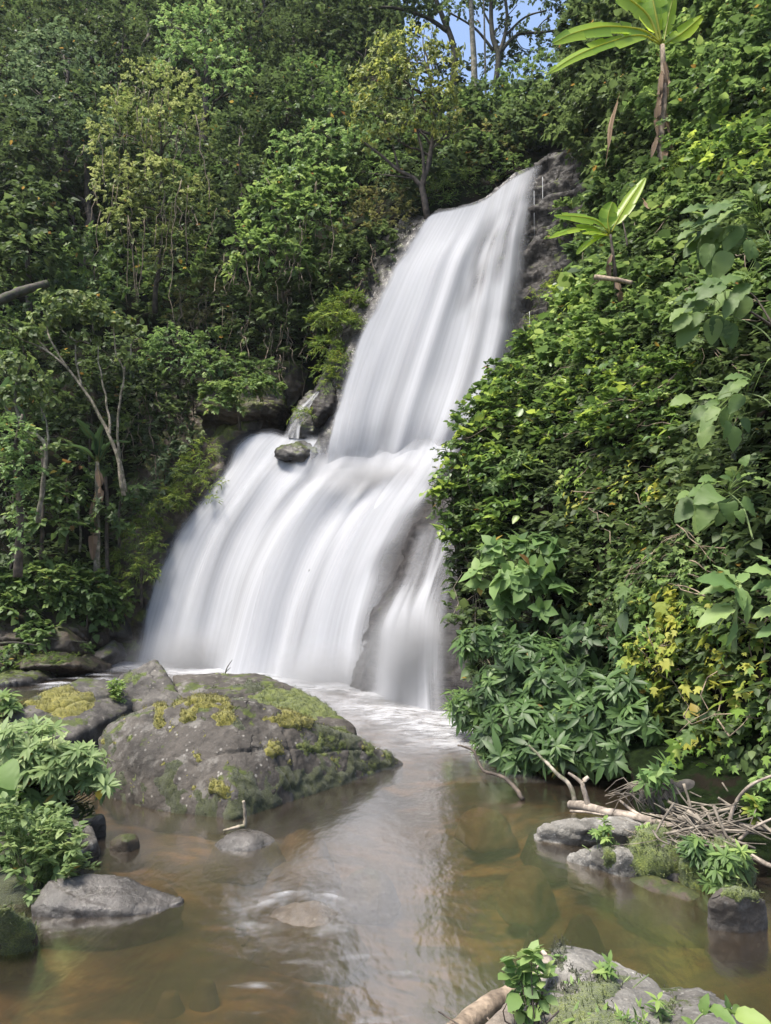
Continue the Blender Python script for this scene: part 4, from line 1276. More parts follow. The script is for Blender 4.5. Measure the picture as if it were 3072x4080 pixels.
def limb(a, b, n=8, bend=.08, seed=0):
    a, b = np.asarray(a, float), np.asarray(b, float)
    t = np.linspace(0, 1, n)[:, None]
    L_ = np.linalg.norm(b - a)
    q = a + (b - a) * t
    w = np.stack([noise(q, 1.1 / max(.4, L_ * .3), seed + k) for k in (1, 2, 3)], 1) * L_ * bend
    return q + w * np.sin(t * np.pi)

def ground_below(c, drop=2.5):
    return c - np.array([0, -.4, drop])

def tree(name, label, sp, blobs, dens=2.6, trunk=None, tr=.12, bark='bark', gap=.35, scale=1.0, cat='tree', group=None, seed=None, limbs=True, extra=None, rshift=0.0, lianas=0, shell=(.68, 1.06), lump=.24, filler=True):
    """a trunk with limbs to every clump of its crown, and the crown"""
    seed = int(abs(blobs[0][0] * 7 + blobs[0][1])) % 97 if seed is None else seed
    cs = np.array([P(b[0], b[1], b[2]) for b in blobs])
    rs = np.array([(b[3] + b[4]) / 2 * b[2] / F for b in blobs])
    lowest = cs[np.argmin(cs[:, 2])]
    if trunk is None:
        b0 = np.array([cs[:, 0].mean(), cs[:, 1].mean() + .3, lowest[2] - rs.max() * 1.5])
        top = np.array([cs[:, 0].mean(), cs[:, 1].mean() + .2, cs[:, 2].max() - .7 * rs.max()])
        trunk = limb(b0, top, 10, .06, seed)
    else:
        trunk = spline([W(*q) for q in trunk], 16)
    root = empty(name, trunk[0], label, cat, group)
    mb = MB()
    mb.tube(trunk, tr, tr * .3, 8, wob=.06)
    if limbs:
        for k, c in enumerate(cs):
            j = int(np.clip(np.searchsorted(trunk[:, 2], c[2] - rs[k] * 1.0), 1, len(trunk) - 2))
            l = limb(trunk[j], c + [0, 0, rs[k] * .2], 9, .14, seed + k)
            mb.tube(l, tr * .45, tr * .1, 6)
            for q in range(5):
                d = rand_dirs(1)[0]
                d[2] = abs(d[2]) * .7
                e = c + d * rs[k] * .85
                mb.tube(limb(l[4 + q % 4], e, 6, .15, seed + q), tr * .16, .008, 4)
    for l in (extra or []):
        q = spline([W(*z) for z in l[0]], 12)
        mb.tube(q, l[1], l[1] * .35, 6, wob=.05)
    mb.build('trunk', M[bark], root)
    mb = MB()
    foliage(mb, sp, blobs, dens, gap, scale, seed, rshift=rshift, shell=shell, lump=lump)
    if filler:
        foliage(mb, sp, blobs, dens * .35, .1, scale * 1.2, seed + 3, shell=(.3, .7))
    mb.build('crown', M[SP[sp][1]], root)
    if lianas:
        mb = MB()
        for k in range(lianas):
            i = RNG.integers(len(cs))
            a = cs[i] + np.array([RNG.uniform(-1, 1) * rs[i], -rs[i] * RNG.uniform(.5, .95), -rs[i] * RNG.uniform(.0, .5)])
            ln = RNG.uniform(.8, 2.6) * rs[i]
            t = np.linspace(0, 1, 9)[:, None]
            sway = np.array([[RNG.uniform(-.5, .5), RNG.uniform(-.3, .1), 0]]) * t
            q = a + sway - UP * ln * t + np.stack([noise(a + t * 3, .9, k + j) for j in range(3)], 1).reshape(9, 3) * .16
            mb.tube(q, RNG.uniform(.008, .018), None, 4)
        mb.build('hanging_vines', M['liana'], root)
    return root

def shrub(name, label, sp, blobs, dens=3.0, **k):
    k.setdefault('tr', .05)
    k.setdefault('cat', 'shrub')
    return tree(name, label, sp, blobs, dens, **k)

# ------------------------------------------------------------------ the forest on the far hillside
tree('tree', 'tall rounded tree with yellow green new leaves and a skirt of hanging brown vines', 'yellow',
     [(620, 380, 27, 170, 110), (500, 560, 26.6, 150, 150), (700, 520, 26.4, 150, 150), (470, 740, 26.2, 110, 130), (640, 740, 25.8, 170, 120), (790, 830, 26, 110, 130), (560, 900, 26, 150, 150), (700, 1010, 26, 130, 130)],
     5.2, tr=.1, bark='bark', gap=.25, lianas=46, scale=.9, rshift=.2)
tree('tree', 'feathery pale green tree standing highest above the yellow green tree', 'pale',
     [(790, 130, 33, 170, 110), (850, 260, 32, 150, 110), (720, 240, 32, 120, 110), (900, 360, 31, 90, 80)], 2.2, tr=.2, gap=.4, scale=1.15)
tree('tree', 'broad bushy blue green tree up the slope left of the yellow green tree', 'blue',
     [(240, 230, 32, 170, 110), (140, 380, 31, 140, 120), (330, 370, 31, 130, 120), (210, 520, 30, 130, 110), (380, 560, 29, 90, 140)], 2.2, tr=.2, gap=.4, scale=1.15)
tree('tree', 'dark glossy tree of layered leaves at the middle of the left edge', 'darkbig',
     [(150, 800, 24, 120, 70), (60, 880, 24, 120, 80), (210, 920, 24, 110, 70), (110, 1010, 23.5, 150, 80), (30, 1080, 23.5, 100, 70)], 3.2, tr=.12, gap=.45, rshift=.16)
tree('tree', 'small dark tree with drooping leaf sprays between the pale tree and the slender tree', 'mid',
     [(1240, 330, 31, 150, 90), (1180, 440, 30, 130, 100), (1330, 440, 30, 110, 90)], 2.4, tr=.12, gap=.45)
tree('tree', 'dark dense tree filling the gap between the yellow green tree and the heart leaved mound', 'dark',
     [(960, 520, 30, 120, 110), (900, 650, 29, 110, 110), (1010, 720, 28.5, 100, 110), (930, 830, 28, 80, 100)], 2.8, tr=.1, gap=.35)
shrub('shrub', 'pale shrub with arching sprays above the heart leaved mound', 'pale',
      [(1180, 590, 28.5, 110, 60), (1320, 560, 28.5, 130, 70), (1420, 610, 28, 110, 60), (1280, 640, 28, 120, 60)], 3.0, gap=.4, scale=1.05)
shrub('climbing_vine', 'heart leaved bright green vine mound hanging over the rock left of the upper drop', 'bright',
      [(1180, 740, 26.2, 150, 70), (1320, 780, 26, 120, 80), (1090, 850, 25.8, 130, 90), (1230, 880, 25.4, 150, 100), (990, 990, 25.4, 90, 80), (1090, 1010, 25, 110, 90), (1180, 1060, 25, 90, 80), (960, 1080, 25.3, 60, 50)], 4.2, cat='vine', gap=.4, lianas=26, rshift=.1)
shrub('shrub', 'olive shrub with orange brown tips crowding the edge above the upper drop', 'brown',
      [(1420, 830, 26, 110, 70), (1540, 800, 25.6, 110, 70), (1480, 900, 25.2, 130, 80), (1600, 860, 25.2, 60, 60)], 4.0, gap=.3)
shrub('shrub', 'dark leafy curtain on the rock face touching the left side of the upper drop', 'dark',
      [(1500, 990, 24.9, 90, 90), (1410, 1060, 25, 100, 110), (1450, 1150, 24.6, 70, 70), (1300, 1120, 25.2, 100, 110), (1310, 1260, 25, 110, 90)], 4.2, gap=.3, lianas=10, rshift=.08)
shrub('shrub', 'deep green shrub under the heart leaved mound with trailing vines', 'dark',
      [(1100, 1180, 25.6, 120, 90), (1200, 1290, 25.4, 110, 90), (1050, 1320, 25.4, 110, 90), (950, 1240, 26, 110, 90), (1130, 1420, 25.2, 90, 60)], 4.0, gap=.35, lianas=24)
shrub('shrub', 'sunlit shelf of yellow green leaves jutting beside the upper drop', 'fern',
      [(1390, 1200, 23.9, 70, 28), (1330, 1260, 23.8, 80, 26), (1400, 1300, 23.6, 60, 30), (1300, 1380, 23.7, 60, 26), (1370, 1430, 23.5, 40, 40), (1270, 1290, 24, 50, 20)], 12, gap=.2, scale=1.25)
shrub('fern', 'bright green tuft of ferns on the wet ledge at the side of the upper drop', 'fern',
      [(1350, 1450, 23.2, 40, 40), (1320, 1520, 23.2, 36, 40), (1290, 1480, 23.5, 30, 40)], 16, gap=.1, limbs=False, cat='fern', rshift=.15)
# the slender tree at the brink
tree('slender_tree', 'slender forked tree with olive crown leaning over the brink of the falls', 'olive',
     [(1620, 210, 25, 150, 90), (1480, 330, 25, 110, 80), (1740, 270, 25, 120, 100), (1620, 350, 24.6, 150, 90), (1760, 420, 25, 100, 90), (1500, 460, 25, 120, 90), (1640, 500, 24.7, 150, 80), (1690, 140, 25, 60, 50), (1560, 560, 25, 110, 60), (1780, 540, 25, 60, 60), (1560, 250, 25, 110, 80), (1690, 230, 24.8, 100, 70), (1540, 390, 24.8, 110, 70)],
     7, [(1703, 870, 24.9), (1690, 790, 24.9), (1680, 740, 24.9), (1705, 660, 24.9), (1722, 560, 24.9), (1730, 420, 24.9), (1700, 250, 24.9)], .12, 'bark', .3, .85, rshift=.24, filler=False,
     extra=[([(1688, 760, 24.9), (1650, 710, 24.9), (1590, 680, 24.9), (1520, 620, 25), (1440, 560, 25.2)], .085), ([(1690, 740, 24.9), (1685, 620, 24.8), (1660, 500, 24.8), (1640, 330, 24.8)], .07),
            ([(1715, 600, 24.9), (1760, 560, 24.9), (1840, 520, 25), (1900, 510, 25.2)], .03), ([(1590, 680, 24.9), (1560, 560, 24.9), (1520, 430, 25)], .045), ([(1650, 712, 24.9), (1560, 700, 24.8), (1470, 690, 24.9)], .03)])
shrub('bamboo', 'bright green bamboo clump just behind the lip of the falls', 'brightlan',
      [(1740, 780, 26.2, 60, 50), (1800, 740, 26.6, 80, 50), (1860, 770, 26.8, 60, 40), (1780, 830, 26, 60, 40)], 7, cat='bamboo', gap=.3, rshift=.05)
shrub('bamboo', 'feathery green bamboo thicket behind the trunk of the slender tree', 'brightlan',
      [(1580, 700, 27.5, 110, 70), (1460, 700, 28, 100, 60), (1850, 600, 28, 90, 80), (1800, 660, 27.6, 80, 60)], 4.5, cat='bamboo', gap=.4, rshift=-.2)
shrub('shrub', 'brown tinged thicket filling the slope just above the brink', 'brown',
      [(1930, 560, 27.6, 90, 70), (1990, 640, 27.2, 100, 60), (1900, 690, 27, 80, 60), (2060, 590, 27.2, 80, 60), (1830, 500, 28, 70, 60)], 4.2, gap=.3, rshift=.1)
shrub('shrub', 'dark small leaved shrub overhanging the lip of the falls', 'small',
      [(1950, 740, 26.2, 70, 40), (2040, 680, 26, 80, 40), (1890, 790, 26, 50, 35)], 7, gap=.25, rshift=-.25)
shrub('shrub', 'round light green shrub on the crest below the patch of sky', 'small',
      [(2080, 330, 30.5, 110, 80), (2160, 280, 30.5, 80, 70), (2020, 410, 30, 90, 60), (2210, 370, 30, 70, 70)], 4.2, gap=.3, rshift=.12, scale=1.25)
shrub('shrub', 'broad leaved dark shrub between the brink and the round light green shrub', 'darkbig',
      [(2100, 480, 27.5, 100, 60), (2190, 540, 27, 80, 50), (2050, 520, 27.5, 70, 50), (2230, 440, 27.5, 60, 60)], 4.2, gap=.3, scale=1.0, rshift=.15)
# trees on the ridge, seen against the sky
def ridge_tree(label, D, trunks, blobs, dens, sp='dark', bark='bark_dark', scale=1.3, gap=.8):
    root = empty('ridge_tree', W(*trunks[0][0][0]), label, 'tree')
    mb = MB()
    for pts, r in trunks:
        mb.tube(spline([W(*q) for q in pts], 14), r, r * .5, 7, wob=.05)
    cs = [P(b[0], b[1], b[2]) for b in blobs]
    mb.build('trunk', M[bark], root)
    mb = MB()
    foliage(mb, sp, blobs, dens, gap, scale, 5, shell=(.3, 1.1), back=1.2, gapf=1.1)
    mb.build('crown', M[SP[sp][1]], root)
    return root
ridge_tree('tall straight pale trunk rising past the slender tree into the blue sky', 33, [([(1893, 400, 33), (1888, 250, 33), (1880, 100, 33), (1873, -120, 33)], .17)],
           [(1880, -160, 33, 200, 90), (1800, -90, 33, 90, 50)], 1.2, bark='bark_grey')
ridge_tree('thin bare pole of a tree just right of the tall pale trunk', 33.5, [([(1935, 390, 33.5), (1932, 200, 33.5), (1925, -100, 33.5)], .06)], [(1925, -150, 33.5, 90, 60)], 1.0, bark='bark_grey')
ridge_tree('dark spreading tree with crooked boughs against the sky', 36,
           [([(1975, 340, 36), (1985, 220, 36), (1960, 130, 36), (1955, -80, 36)], .17), ([(1983, 230, 36), (2010, 150, 36), (2020, 60, 36), (2000, -80, 36)], .12), ([(1985, 215, 36), (2060, 140, 36), (2150, 130, 36), (2260, 115, 36)], .10),
            ([(2015, 140, 36), (2090, 70, 36), (2180, 40, 36)], .07), ([(1965, 200, 36), (1910, 130, 36), (1860, 90, 36), (1790, 50, 36)], .08), ([(1960, 110, 36), (1925, 40, 36), (1900, -60, 36)], .06), ([(2130, 132, 36), (2160, 90, 36), (2200, 60, 36)], .04), ([(2050, 145, 36), (2080, 190, 36), (2120, 200, 36)], .03), ([(1962, 150, 36), (2000, 90, 36), (2060, 20, 36)], .04)],
           [(2120, -10, 36, 200, 60), (2250, 60, 36, 110, 70), (1960, -60, 36, 130, 60), (2100, 215, 37, 130, 60), (2200, 190, 37, 90, 60), (1840, 30, 36, 80, 60), (2060, 120, 36.5, 90, 30), (1990, 250, 37, 90, 70)], 2.4, gap=.9)
ridge_tree('dark heavy limbed tree at the top of the picture behind the slender tree', 37,
           [([(1800, 380, 37), (1810, 200, 37), (1760, 60, 37), (1700, -100, 37)], .2), ([(1790, 130, 37), (1700, 70, 37), (1560, 30, 37), (1450, 40, 37)], .12)],
           [(1550, 0, 37, 170, 80), (1700, -40, 37, 130, 80), (1420, 60, 37, 150, 110), (1300, 0, 38, 160, 110), (1480, 150, 38, 130, 110), (1680, 60, 37, 70, 60), (1790, 290, 38, 80, 90), (1360, 220, 38, 110, 100)], 2.8, gap=.6)
# darker forest higher up: one tree built, the rest copied
def copy_tree(o, loc, rz, sc, label, group=None):
    c = o.copy()
    COL.objects.link(c)
    c.location = loc
    c.rotation_euler = (0, 0, rz)
    c.scale = (sc, sc, sc)
    c['label'] = label
    if group: c['group'] = group
    for ch in o.children:
        d = ch.copy()
        COL.objects.link(d)
        d.parent = c
    return c
FL = 'dark forest tree crowding the shaded upper slope'
FG = 'dark trees crowding the upper slope'
proto = tree('forest_tree', FL, 'dark', [(100, 60, 40, 150, 100), (20, 170, 40, 130, 110), (200, 170, 39, 130, 110), (110, 280, 39, 150, 110)], 2.0, tr=.22, gap=.45, scale=1.35, group=FG, rshift=-.15)
b0 = P(100, 200, 40)
for k, (px, py, D) in enumerate([(330, 40, 41), (560, 60, 40), (1010, 90, 40), (1150, 180, 39), (1000, 300, 36), (-60, 330, 37), (450, 230, 38), (1290, 170, 40), (1080, -40, 44), (640, 200, 37), (30, 560, 33), (-40, 700, 30), (700, -60, 45), (300, -80, 46), (1120, 520, 33), (900, 30, 43), (1420, 330, 36), (330, 700, 30)]):
    dl = P(px, py, D) - b0
    copy_tree(proto, tuple(np.array(proto.location) + dl), k * 1.7 + .4, .8 + .25 * ((k * 37) % 10) / 10, FL, FG)

# ------------------------------------------------------------------ the foot of the forest, left of the falls
def branch_tree(name, label, bark, limbs_, blobs, sp, dens, scale=1.0, gap=.5, rshift=0.0, cat='tree', lianas=0):
    root = empty(name, W(*limbs_[0][0][0]), label, cat)
    mb = MB()
    for pts, r0, r1 in limbs_:
        q = spline([W(*z) for z in pts], 22)
        q = q + np.stack([noise(q, 2.2, k) for k in (1, 2, 3)], 1) * .05
        mb.tube(q, r0, r1, 7, wob=.06)
    mb.build('trunk', M[bark], root)
    mb = MB()
    foliage(mb, sp, blobs, dens, gap, scale, 11, rshift=rshift, shell=(.35, 1.08), back=1.2)
    mb.build('crown', M[SP[sp][1]], root)
    return root
D = 21.6
branch_tree('pale_tree', 'open tree with crooked pale branches and whorls of olive leaves', 'bark_pale',
            [([(490, 1975, D), (472, 1830, D), (440, 1740, D), (385, 1640, D), (330, 1545, D), (270, 1470, D), (190, 1400, D), (110, 1365, D), (20, 1320, D)], .065, .018),
             ([(500, 1960, D + .2), (482, 1850, D + .2), (470, 1700, D + .2), (480, 1580, D + .2), (495, 1480, D + .2), (465, 1420, D + .2), (455, 1340, D + .2), (450, 1290, D + .2)], .05, .016),
             ([(495, 1490, D + .2), (515, 1420, D + .2), (530, 1370, D + .2), (575, 1335, D + .2)], .035, .015),
             ([(270, 1470, D), (200, 1360, D), (185, 1290, D), (190, 1240, D)], .035, .02),
             ([(330, 1540, D), (300, 1440, D), (310, 1360, D), (360, 1370, D - .2), (330, 1300, D)], .03, .015),
             ([(440, 1740, D), (425, 1600, D), (400, 1480, D), (390, 1380, D)], .04, .015),
             ([(190, 1400, D), (120, 1330, D), (60, 1330, D)], .025, .012), ([(310, 1360, D), (250, 1320, D), (230, 1270, D)], .025, .012)],
            [(230, 1270, D, 110, 40), (370, 1260, D, 120, 45), (470, 1290, D, 90, 40), (110, 1330, D, 90, 35), (30, 1350, D, 60, 35), (330, 1340, D, 60, 35), (560, 1330, D, 40, 40), (300, 1210, D, 150, 45), (490, 1440, D, 40, 30)], 'tan', 6.5, .75, .25)
branch_tree('pale_tree', 'grey leaved tree at the left edge with whorls above the ivy column', 'bark_grey',
            [([(150, 2080, 20), (180, 1850, 20), (170, 1760, 20), (100, 1700, 20), (60, 1600, 20), (80, 1450, 20)], .07, .03), ([(100, 1700, 20), (40, 1640, 20), (-20, 1560, 20)], .04, .02), ([(180, 1850, 20), (190, 1720, 20), (160, 1620, 20)], .04, .02)],
            [(60, 1460, 20, 110, 60), (120, 1530, 20, 100, 50), (40, 1580, 20, 90, 60), (170, 1620, 20, 60, 40), (240, 1780, 20, 60, 30), (200, 1600, 20, 50, 40)], 'tan', 6.5, .7, .25, rshift=-.05)
root = shrub('ivy_column', 'ivy covered leaning trunk hung with light green leaves down the left edge', 'pale',
      [(60, 1740, 19.2, 70, 80), (110, 1820, 19.2, 60, 90), (40, 1860, 19.2, 70, 80), (100, 1950, 19.2, 40, 100), (85, 2080, 19.2, 24, 90), (75, 2180, 19.2, 18, 60)], 9, trunk=[(70, 2300, 19.4), (80, 2050, 19.4), (60, 1800, 19.4), (90, 1650, 19.4)], tr=.12, cat='vine', gap=.25, limbs=False, scale=.85)
shrub('shrub', 'fine leaved light shrub on the ledge rock over the mossy wall', 'pale',
      [(680, 1360, 24.4, 90, 60), (620, 1420, 24.2, 70, 60), (740, 1430, 24, 80, 60), (790, 1480, 23.8, 60, 40)], 6, scale=.75, gap=.35)
shrub('shrub', 'dull green shrub on the rim of the mossy wall next to the light shrub', 'mid',
      [(900, 1450, 25, 110, 50), (1000, 1500, 24.6, 90, 40), (850, 1380, 25.6, 90, 60), (1060, 1490, 24.6, 60, 40)], 5, gap=.3, rshift=-.1)
shrub('shrub', 'rusty tangle of dry stems and leaves below the hanging vines', 'brown',
      [(800, 1180, 26.8, 120, 80), (860, 1290, 26.4, 80, 60), (760, 1270, 26.4, 80, 60)], 4, gap=.4, lianas=22)
shrub('shrub', 'lance leaved dark shrub in the shade behind the crooked pale branches', 'midlan',
      [(330, 1000, 25.5, 110, 110), (260, 1120, 25, 100, 90), (400, 1140, 24.6, 90, 90), (480, 1060, 25.4, 70, 100)], 3.6, gap=.35, scale=.9, rshift=-.2)
shrub('shrub', 'dark mounded shrub to the right of the crooked pale branches', 'dark',
      [(620, 1560, 24.3, 80, 90), (560, 1680, 24, 70, 90), (680, 1640, 24.2, 60, 70), (600, 1800, 23.8, 70, 70)], 5, gap=.35, lianas=18)
shrub('shrub', 'lance leaved shrub in deep shade at the foot of the crooked pale tree', 'midlan',
      [(430, 1880, 22.6, 70, 60), (520, 1960, 22.4, 60, 60), (420, 2040, 22, 60, 60), (500, 2090, 22.4, 50, 50)], 5, gap=.3, scale=.75, rshift=-.15)
shrub('shrub', 'dark thicket seen between the crooked pale branches', 'dark',
      [(300, 1480, 23.2, 110, 80), (200, 1600, 22.9, 100, 80), (400, 1560, 23.2, 80, 90), (330, 1680, 22.9, 100, 80), (220, 1740, 22.7, 80, 70), (480, 1420, 23.6, 90, 90), (540, 1560, 23.6, 60, 80)], 4, gap=.3, rshift=-.05)
shrub('shrub', 'dull green bank of leaves above the left edge thicket and below the fallen dark log', 'mid',
      [(40, 1300, 23.4, 120, 70), (170, 1240, 23.6, 110, 60), (-20, 1420, 22.6, 110, 80), (120, 1400, 23, 90, 70)], 4, gap=.35, rshift=-.2)
shrub('shrub', 'shaded bush hugging the mossy wall beneath the fine leaved light shrub', 'dark',
      [(700, 1540, 24.4, 80, 70), (780, 1600, 24.4, 60, 60), (720, 1660, 24.2, 50, 60), (850, 1500, 24.8, 60, 40)], 6, gap=.3, lianas=8)
for lb, bl, sp_ in [('small leafy plant among the far stones beside the round orange boulder', [(110, 2560, 19.9, 40, 30), (60, 2600, 19.7, 34, 26)], 'bright'),
                    ('mossy weeds covering the broad olive rock by the stream', [(180, 2625, 19.4, 70, 18), (260, 2635, 19.4, 50, 16), (100, 2640, 19.2, 40, 16)], 'fern'),
                    ('leafy tuft on the bank edge next to the low wet black rock', [(30, 2650, 18.8, 40, 26), (-20, 2640, 18.8, 40, 30)], 'mid'),
                    ('creeping leaves between the slanting boulder and the cracked one', [(300, 2400, 21.4, 50, 26), (360, 2430, 21.6, 40, 26), (330, 2590, 20.6, 26, 16)], 'heart')]:
    shrub('weed', lb, sp_, bl, 14, cat='weed', gap=.2, limbs=False, scale=.7)
shrub('shrub', 'heart leaved shrub in the shade right of the ivy column', 'heart',
      [(270, 1960, 22, 80, 70), (210, 2070, 21.6, 70, 80), (300, 2090, 21.6, 60, 70), (330, 1850, 22.4, 60, 50), (150, 2000, 22, 60, 70)], 4.5, gap=.4, rshift=-.1)
shrub('shrub', 'shaded thicket behind the ivy column at the left edge', 'dark',
      [(30, 2060, 21.8, 80, 110), (-40, 1900, 22, 90, 120), (120, 2180, 21.4, 80, 60), (20, 2200, 21.2, 80, 60)], 4, gap=.35, rshift=-.15)
shrub('ground_cover', 'thick bed of broad green leaves covering the bank above the far boulders', 'heart',
      [(60, 2340, 21.2, 120, 60), (190, 2310, 21.4, 120, 60), (330, 2340, 21.8, 110, 70), (440, 2390, 22.2, 70, 70), (60, 2420, 20.8, 80, 40), (380, 2450, 21.8, 70, 50), (250, 2390, 21.3, 60, 40), (160, 2520, 20.4, 60, 40), (-40, 2350, 21, 90, 70)], 10, cat='ground cover', gap=.2, limbs=False, rshift=.1, scale=.95)
# plants on the mossy wall beside the lower drop
for lb, bl, sp_, dn in [
    ('yellow green ferns and moss hanging on the upper part of the mossy wall', [(770, 1880, 23.8, 70, 60), (720, 1980, 23.7, 70, 60), (820, 1800, 23.9, 50, 50), (840, 1920, 23.4, 40, 40)], 'fern', 13),
    ('bright ferns clinging low on the mossy wall close to the white water', [(560, 2130, 23.2, 60, 60), (600, 2050, 23.3, 50, 40), (510, 2230, 23, 60, 50), (570, 2270, 22.8, 50, 40), (620, 2160, 22.9, 30, 40), (480, 2330, 22.7, 40, 40)], 'fern', 14),
    ('leafy green ledge plants growing on top of the overhanging ledge rock', [(870, 1570, 24, 80, 30), (970, 1545, 24, 80, 28), (1060, 1540, 24, 60, 24), (900, 1620, 23.8, 60, 24)], 'mid', 12),
    ('dark fern patch in the shade at the middle of the mossy wall', [(640, 1960, 23.8, 60, 50), (560, 2020, 23.7, 60, 50), (680, 1860, 24.2, 60, 60), (640, 1760, 24.6, 50, 60), (740, 1760, 24.4, 50, 50)], 'blue', 8),
    ('lime green fern tuft on the rim of the lower drop', [(640, 2010, 23, 34, 24), (700, 1990, 23.1, 36, 26), (860, 1990, 22.9, 20, 20)], 'fern', 16),
    ('small fern tuft on the rock beside the trickle', [(1200, 1650, 23.4, 34, 14), (1235, 1655, 23.3, 24, 14)], 'fern', 24)]:
    bl = [(q[0], q[1], q[2] - .45, q[3], q[4]) for q in bl]
    shrub('fern', lb, sp_, bl, dn, cat='fern', gap=.25, limbs=False, scale=.9, rshift=.22)

for lb, bl, sp_, dn in [
    ('green plants rooted in a crack high on the rock shelf beside the lip', [(2250, 830, 22.9, 40, 22), (2280, 890, 22.7, 36, 22), (2210, 940, 22.8, 26, 20)], 'mid', 16),
    ('mossy ferns low on the rock shelf above the bulging creeper', [(2180, 1180, 21.9, 60, 36), (2240, 1120, 22, 50, 30), (2130, 1290, 21.8, 44, 30)], 'fern', 14),
    ('dry grass hanging from the top of the rock shelf under the ivy wall', [(2330, 620, 23.6, 30, 40), (2350, 700, 23.3, 26, 40)], 'brown', 14)]:
    shrub('ledge_plant', lb, sp_, bl, dn, cat='plant', gap=.25, limbs=False, scale=.8)

# bananas in the forest
def banana_leaf(mb, pts, width, seed=0, tear=.5, side=None, flat=.25, rnd=.5, n=26, petiole=.14):
    """broad torn blade along a drooping midrib; pts world points"""
    q = spline(pts, n)
    t = nrm(np.gradient(q, axis=0))
    s = nrm(np.cross(t, UP)) if side is None else nrm(np.cross(np.broadcast_to(side, t.shape), t))
    nn = nrm(np.cross(s, t))
    u = np.linspace(0, 1, n)
    u_ = np.clip((u - petiole) / (1 - petiole), 0, 1)
    wd = width * np.clip(np.sin(np.pi * np.clip(u_ * .96 + .03, 0, 1) ** .75), 0, 1) ** .6 * (u_ > 0) + width * .05
    r = np.random.default_rng(seed)
    for sg in (-1, 1):
        k = 0
        while k < n - 1:
            m = min(n - 1, k + r.integers(2, 6) if r.random() < tear else k + 8)
            idx = np.arange(k, m + 1)
            dr = r.uniform(-.1, .35)
            cut = np.ones(len(idx))
            cut[-1] -= r.uniform(0, .12) * tear
            sk = t[idx] * (wd[idx] * .25)[:, None]
            e1 = q[idx] + sg * s[idx] * (wd[idx] * .5)[:, None] + nn[idx] * (wd[idx] * flat)[:, None] + sk * .5
            e2 = q[idx] + sg * s[idx] * (wd[idx] * cut)[:, None] + nn[idx] * (wd[idx] * (flat * .9 - dr))[:, None] + sk
            g = np.stack([q[idx], e1, e2], 1)
            mb.grid(g, rnd=np.clip(rnd + r.normal() * .12, .02, .98))
            k = m
    mb.tube(q, np.linspace(width * .09, width * .02, n), None, 5, rnd=.95)

def banana(label, base_pts, leaves, mat='banana', r=.12, dead=(), D=18, stem_mat='bark_pale', group=None):
    stem = spline([W(*z) for z in base_pts], 14)
    root = empty('banana_plant', stem[0], label, 'banana plant', group)
    mb = MB()
    mb.tube(stem, r, r * .55, 9, wob=.1)
    mb.build('stem', M[stem_mat], root)
    for k, (pts, wd, *rest) in enumerate(leaves):
        mb = MB()
        banana_leaf(mb, [W(*z) for z in pts], wd, k + abs(int(base_pts[0][0])), rnd=.35 + .15 * (k % 3), side=rest[0] if rest else None)
        mb.build('leaf', M[mat], root, smooth=False)
    for k, (pts, wd) in enumerate(dead):
        mb = MB()
        banana_leaf(mb, [W(*z) for z in pts], wd, k + 50, tear=.9, flat=-.2, n=18)
        mb.build('dead_leaf', M['dead_leaf'], root)
    return root
D = 22
banana('shaded banana plant with a shredded dry trunk below the crooked pale tree', [(385, 2330, D), (388, 2100, D), (388, 1840, D)],
       [([(388, 1840, D), (375, 1760, D), (330, 1700, D - .2), (300, 1670, D - .3)], .28), ([(390, 1840, D), (400, 1740, D), (420, 1680, D)], .24), ([(388, 1845, D), (330, 1790, D - .3), (240, 1770, D - .5)], .2), ([(390, 1850, D), (440, 1770, D), (520, 1760, D)], .2)],
       'banana_dark', .1, [([(385, 1850, D - .1), (400, 1920, D - .25), (405, 2000, D - .2)], .12), ([(380, 2050, D - .1), (372, 2120, D - .22), (370, 2230, D - .15)], .12), ([(380, 1960, D - .1), (370, 2040, D - .2), (375, 2120, D - .15)], .1)])
banana('shaded banana plant peeking in at the left edge behind the grey leaved tree', [(-120, 2000, 21.5), (-100, 1800, 21.5), (-70, 1700, 21.5)],
       [([(-70, 1700, 21.5), (-20, 1620, 21.4), (60, 1620, 21.3), (110, 1690, 21.3)], .26), ([(-70, 1690, 21.5), (0, 1560, 21.4), (70, 1540, 21.4)], .24), ([(-70, 1700, 21.5), (120, 1560, 21.8), (230, 1520, 21.8)], .22), ([(-60, 1690, 21.5), (40, 1520, 21.6), (150, 1440, 21.6)], .22)], 'banana_dark', .1)
# bare trunks and the fallen trunk in the shade
def stick(name, label, cat, pts, r0, r1, bark, n=8, wob=.06, forks=(), group=None, N_=20, jag=.0):
    q = spline([W(*z) for z in pts], N_)
    if jag:
        q = q + np.stack([noise(q, 6, k) for k in (1, 2, 3)], 1) * jag
    mb = MB()
    mb.tube(q, r0, r1, n, wob=wob)
    for fp, f0, f1 in forks:
        mb.tube(spline([W(*z) for z in fp], 12), f0, f1, max(5, n - 2), wob=wob)
    return tag(mb.build(name, M[bark], smooth=True), label, cat, group)
stick('fallen_log', 'dark fallen trunk slanting in from the left edge', 'log', [(-60, 1225, 21.5), (60, 1170, 22), (190, 1130, 22.6)], .16, .12, 'bark_dark', 10)
stick('thin_trunk', 'thin bare trunk standing beside the shaded banana plant', 'tree', [(432, 2350, 22.3), (425, 2150, 22.3), (428, 2000, 22.3), (420, 1900, 22.3)], .07, .05, 'bark', 8)
stick('thin_trunk', 'bent bare stem left of the shaded banana plant', 'tree', [(318, 2200, 22), (322, 2120, 22), (312, 2060, 22), (318, 1980, 22)], .035, .025, 'bark_grey', 6)
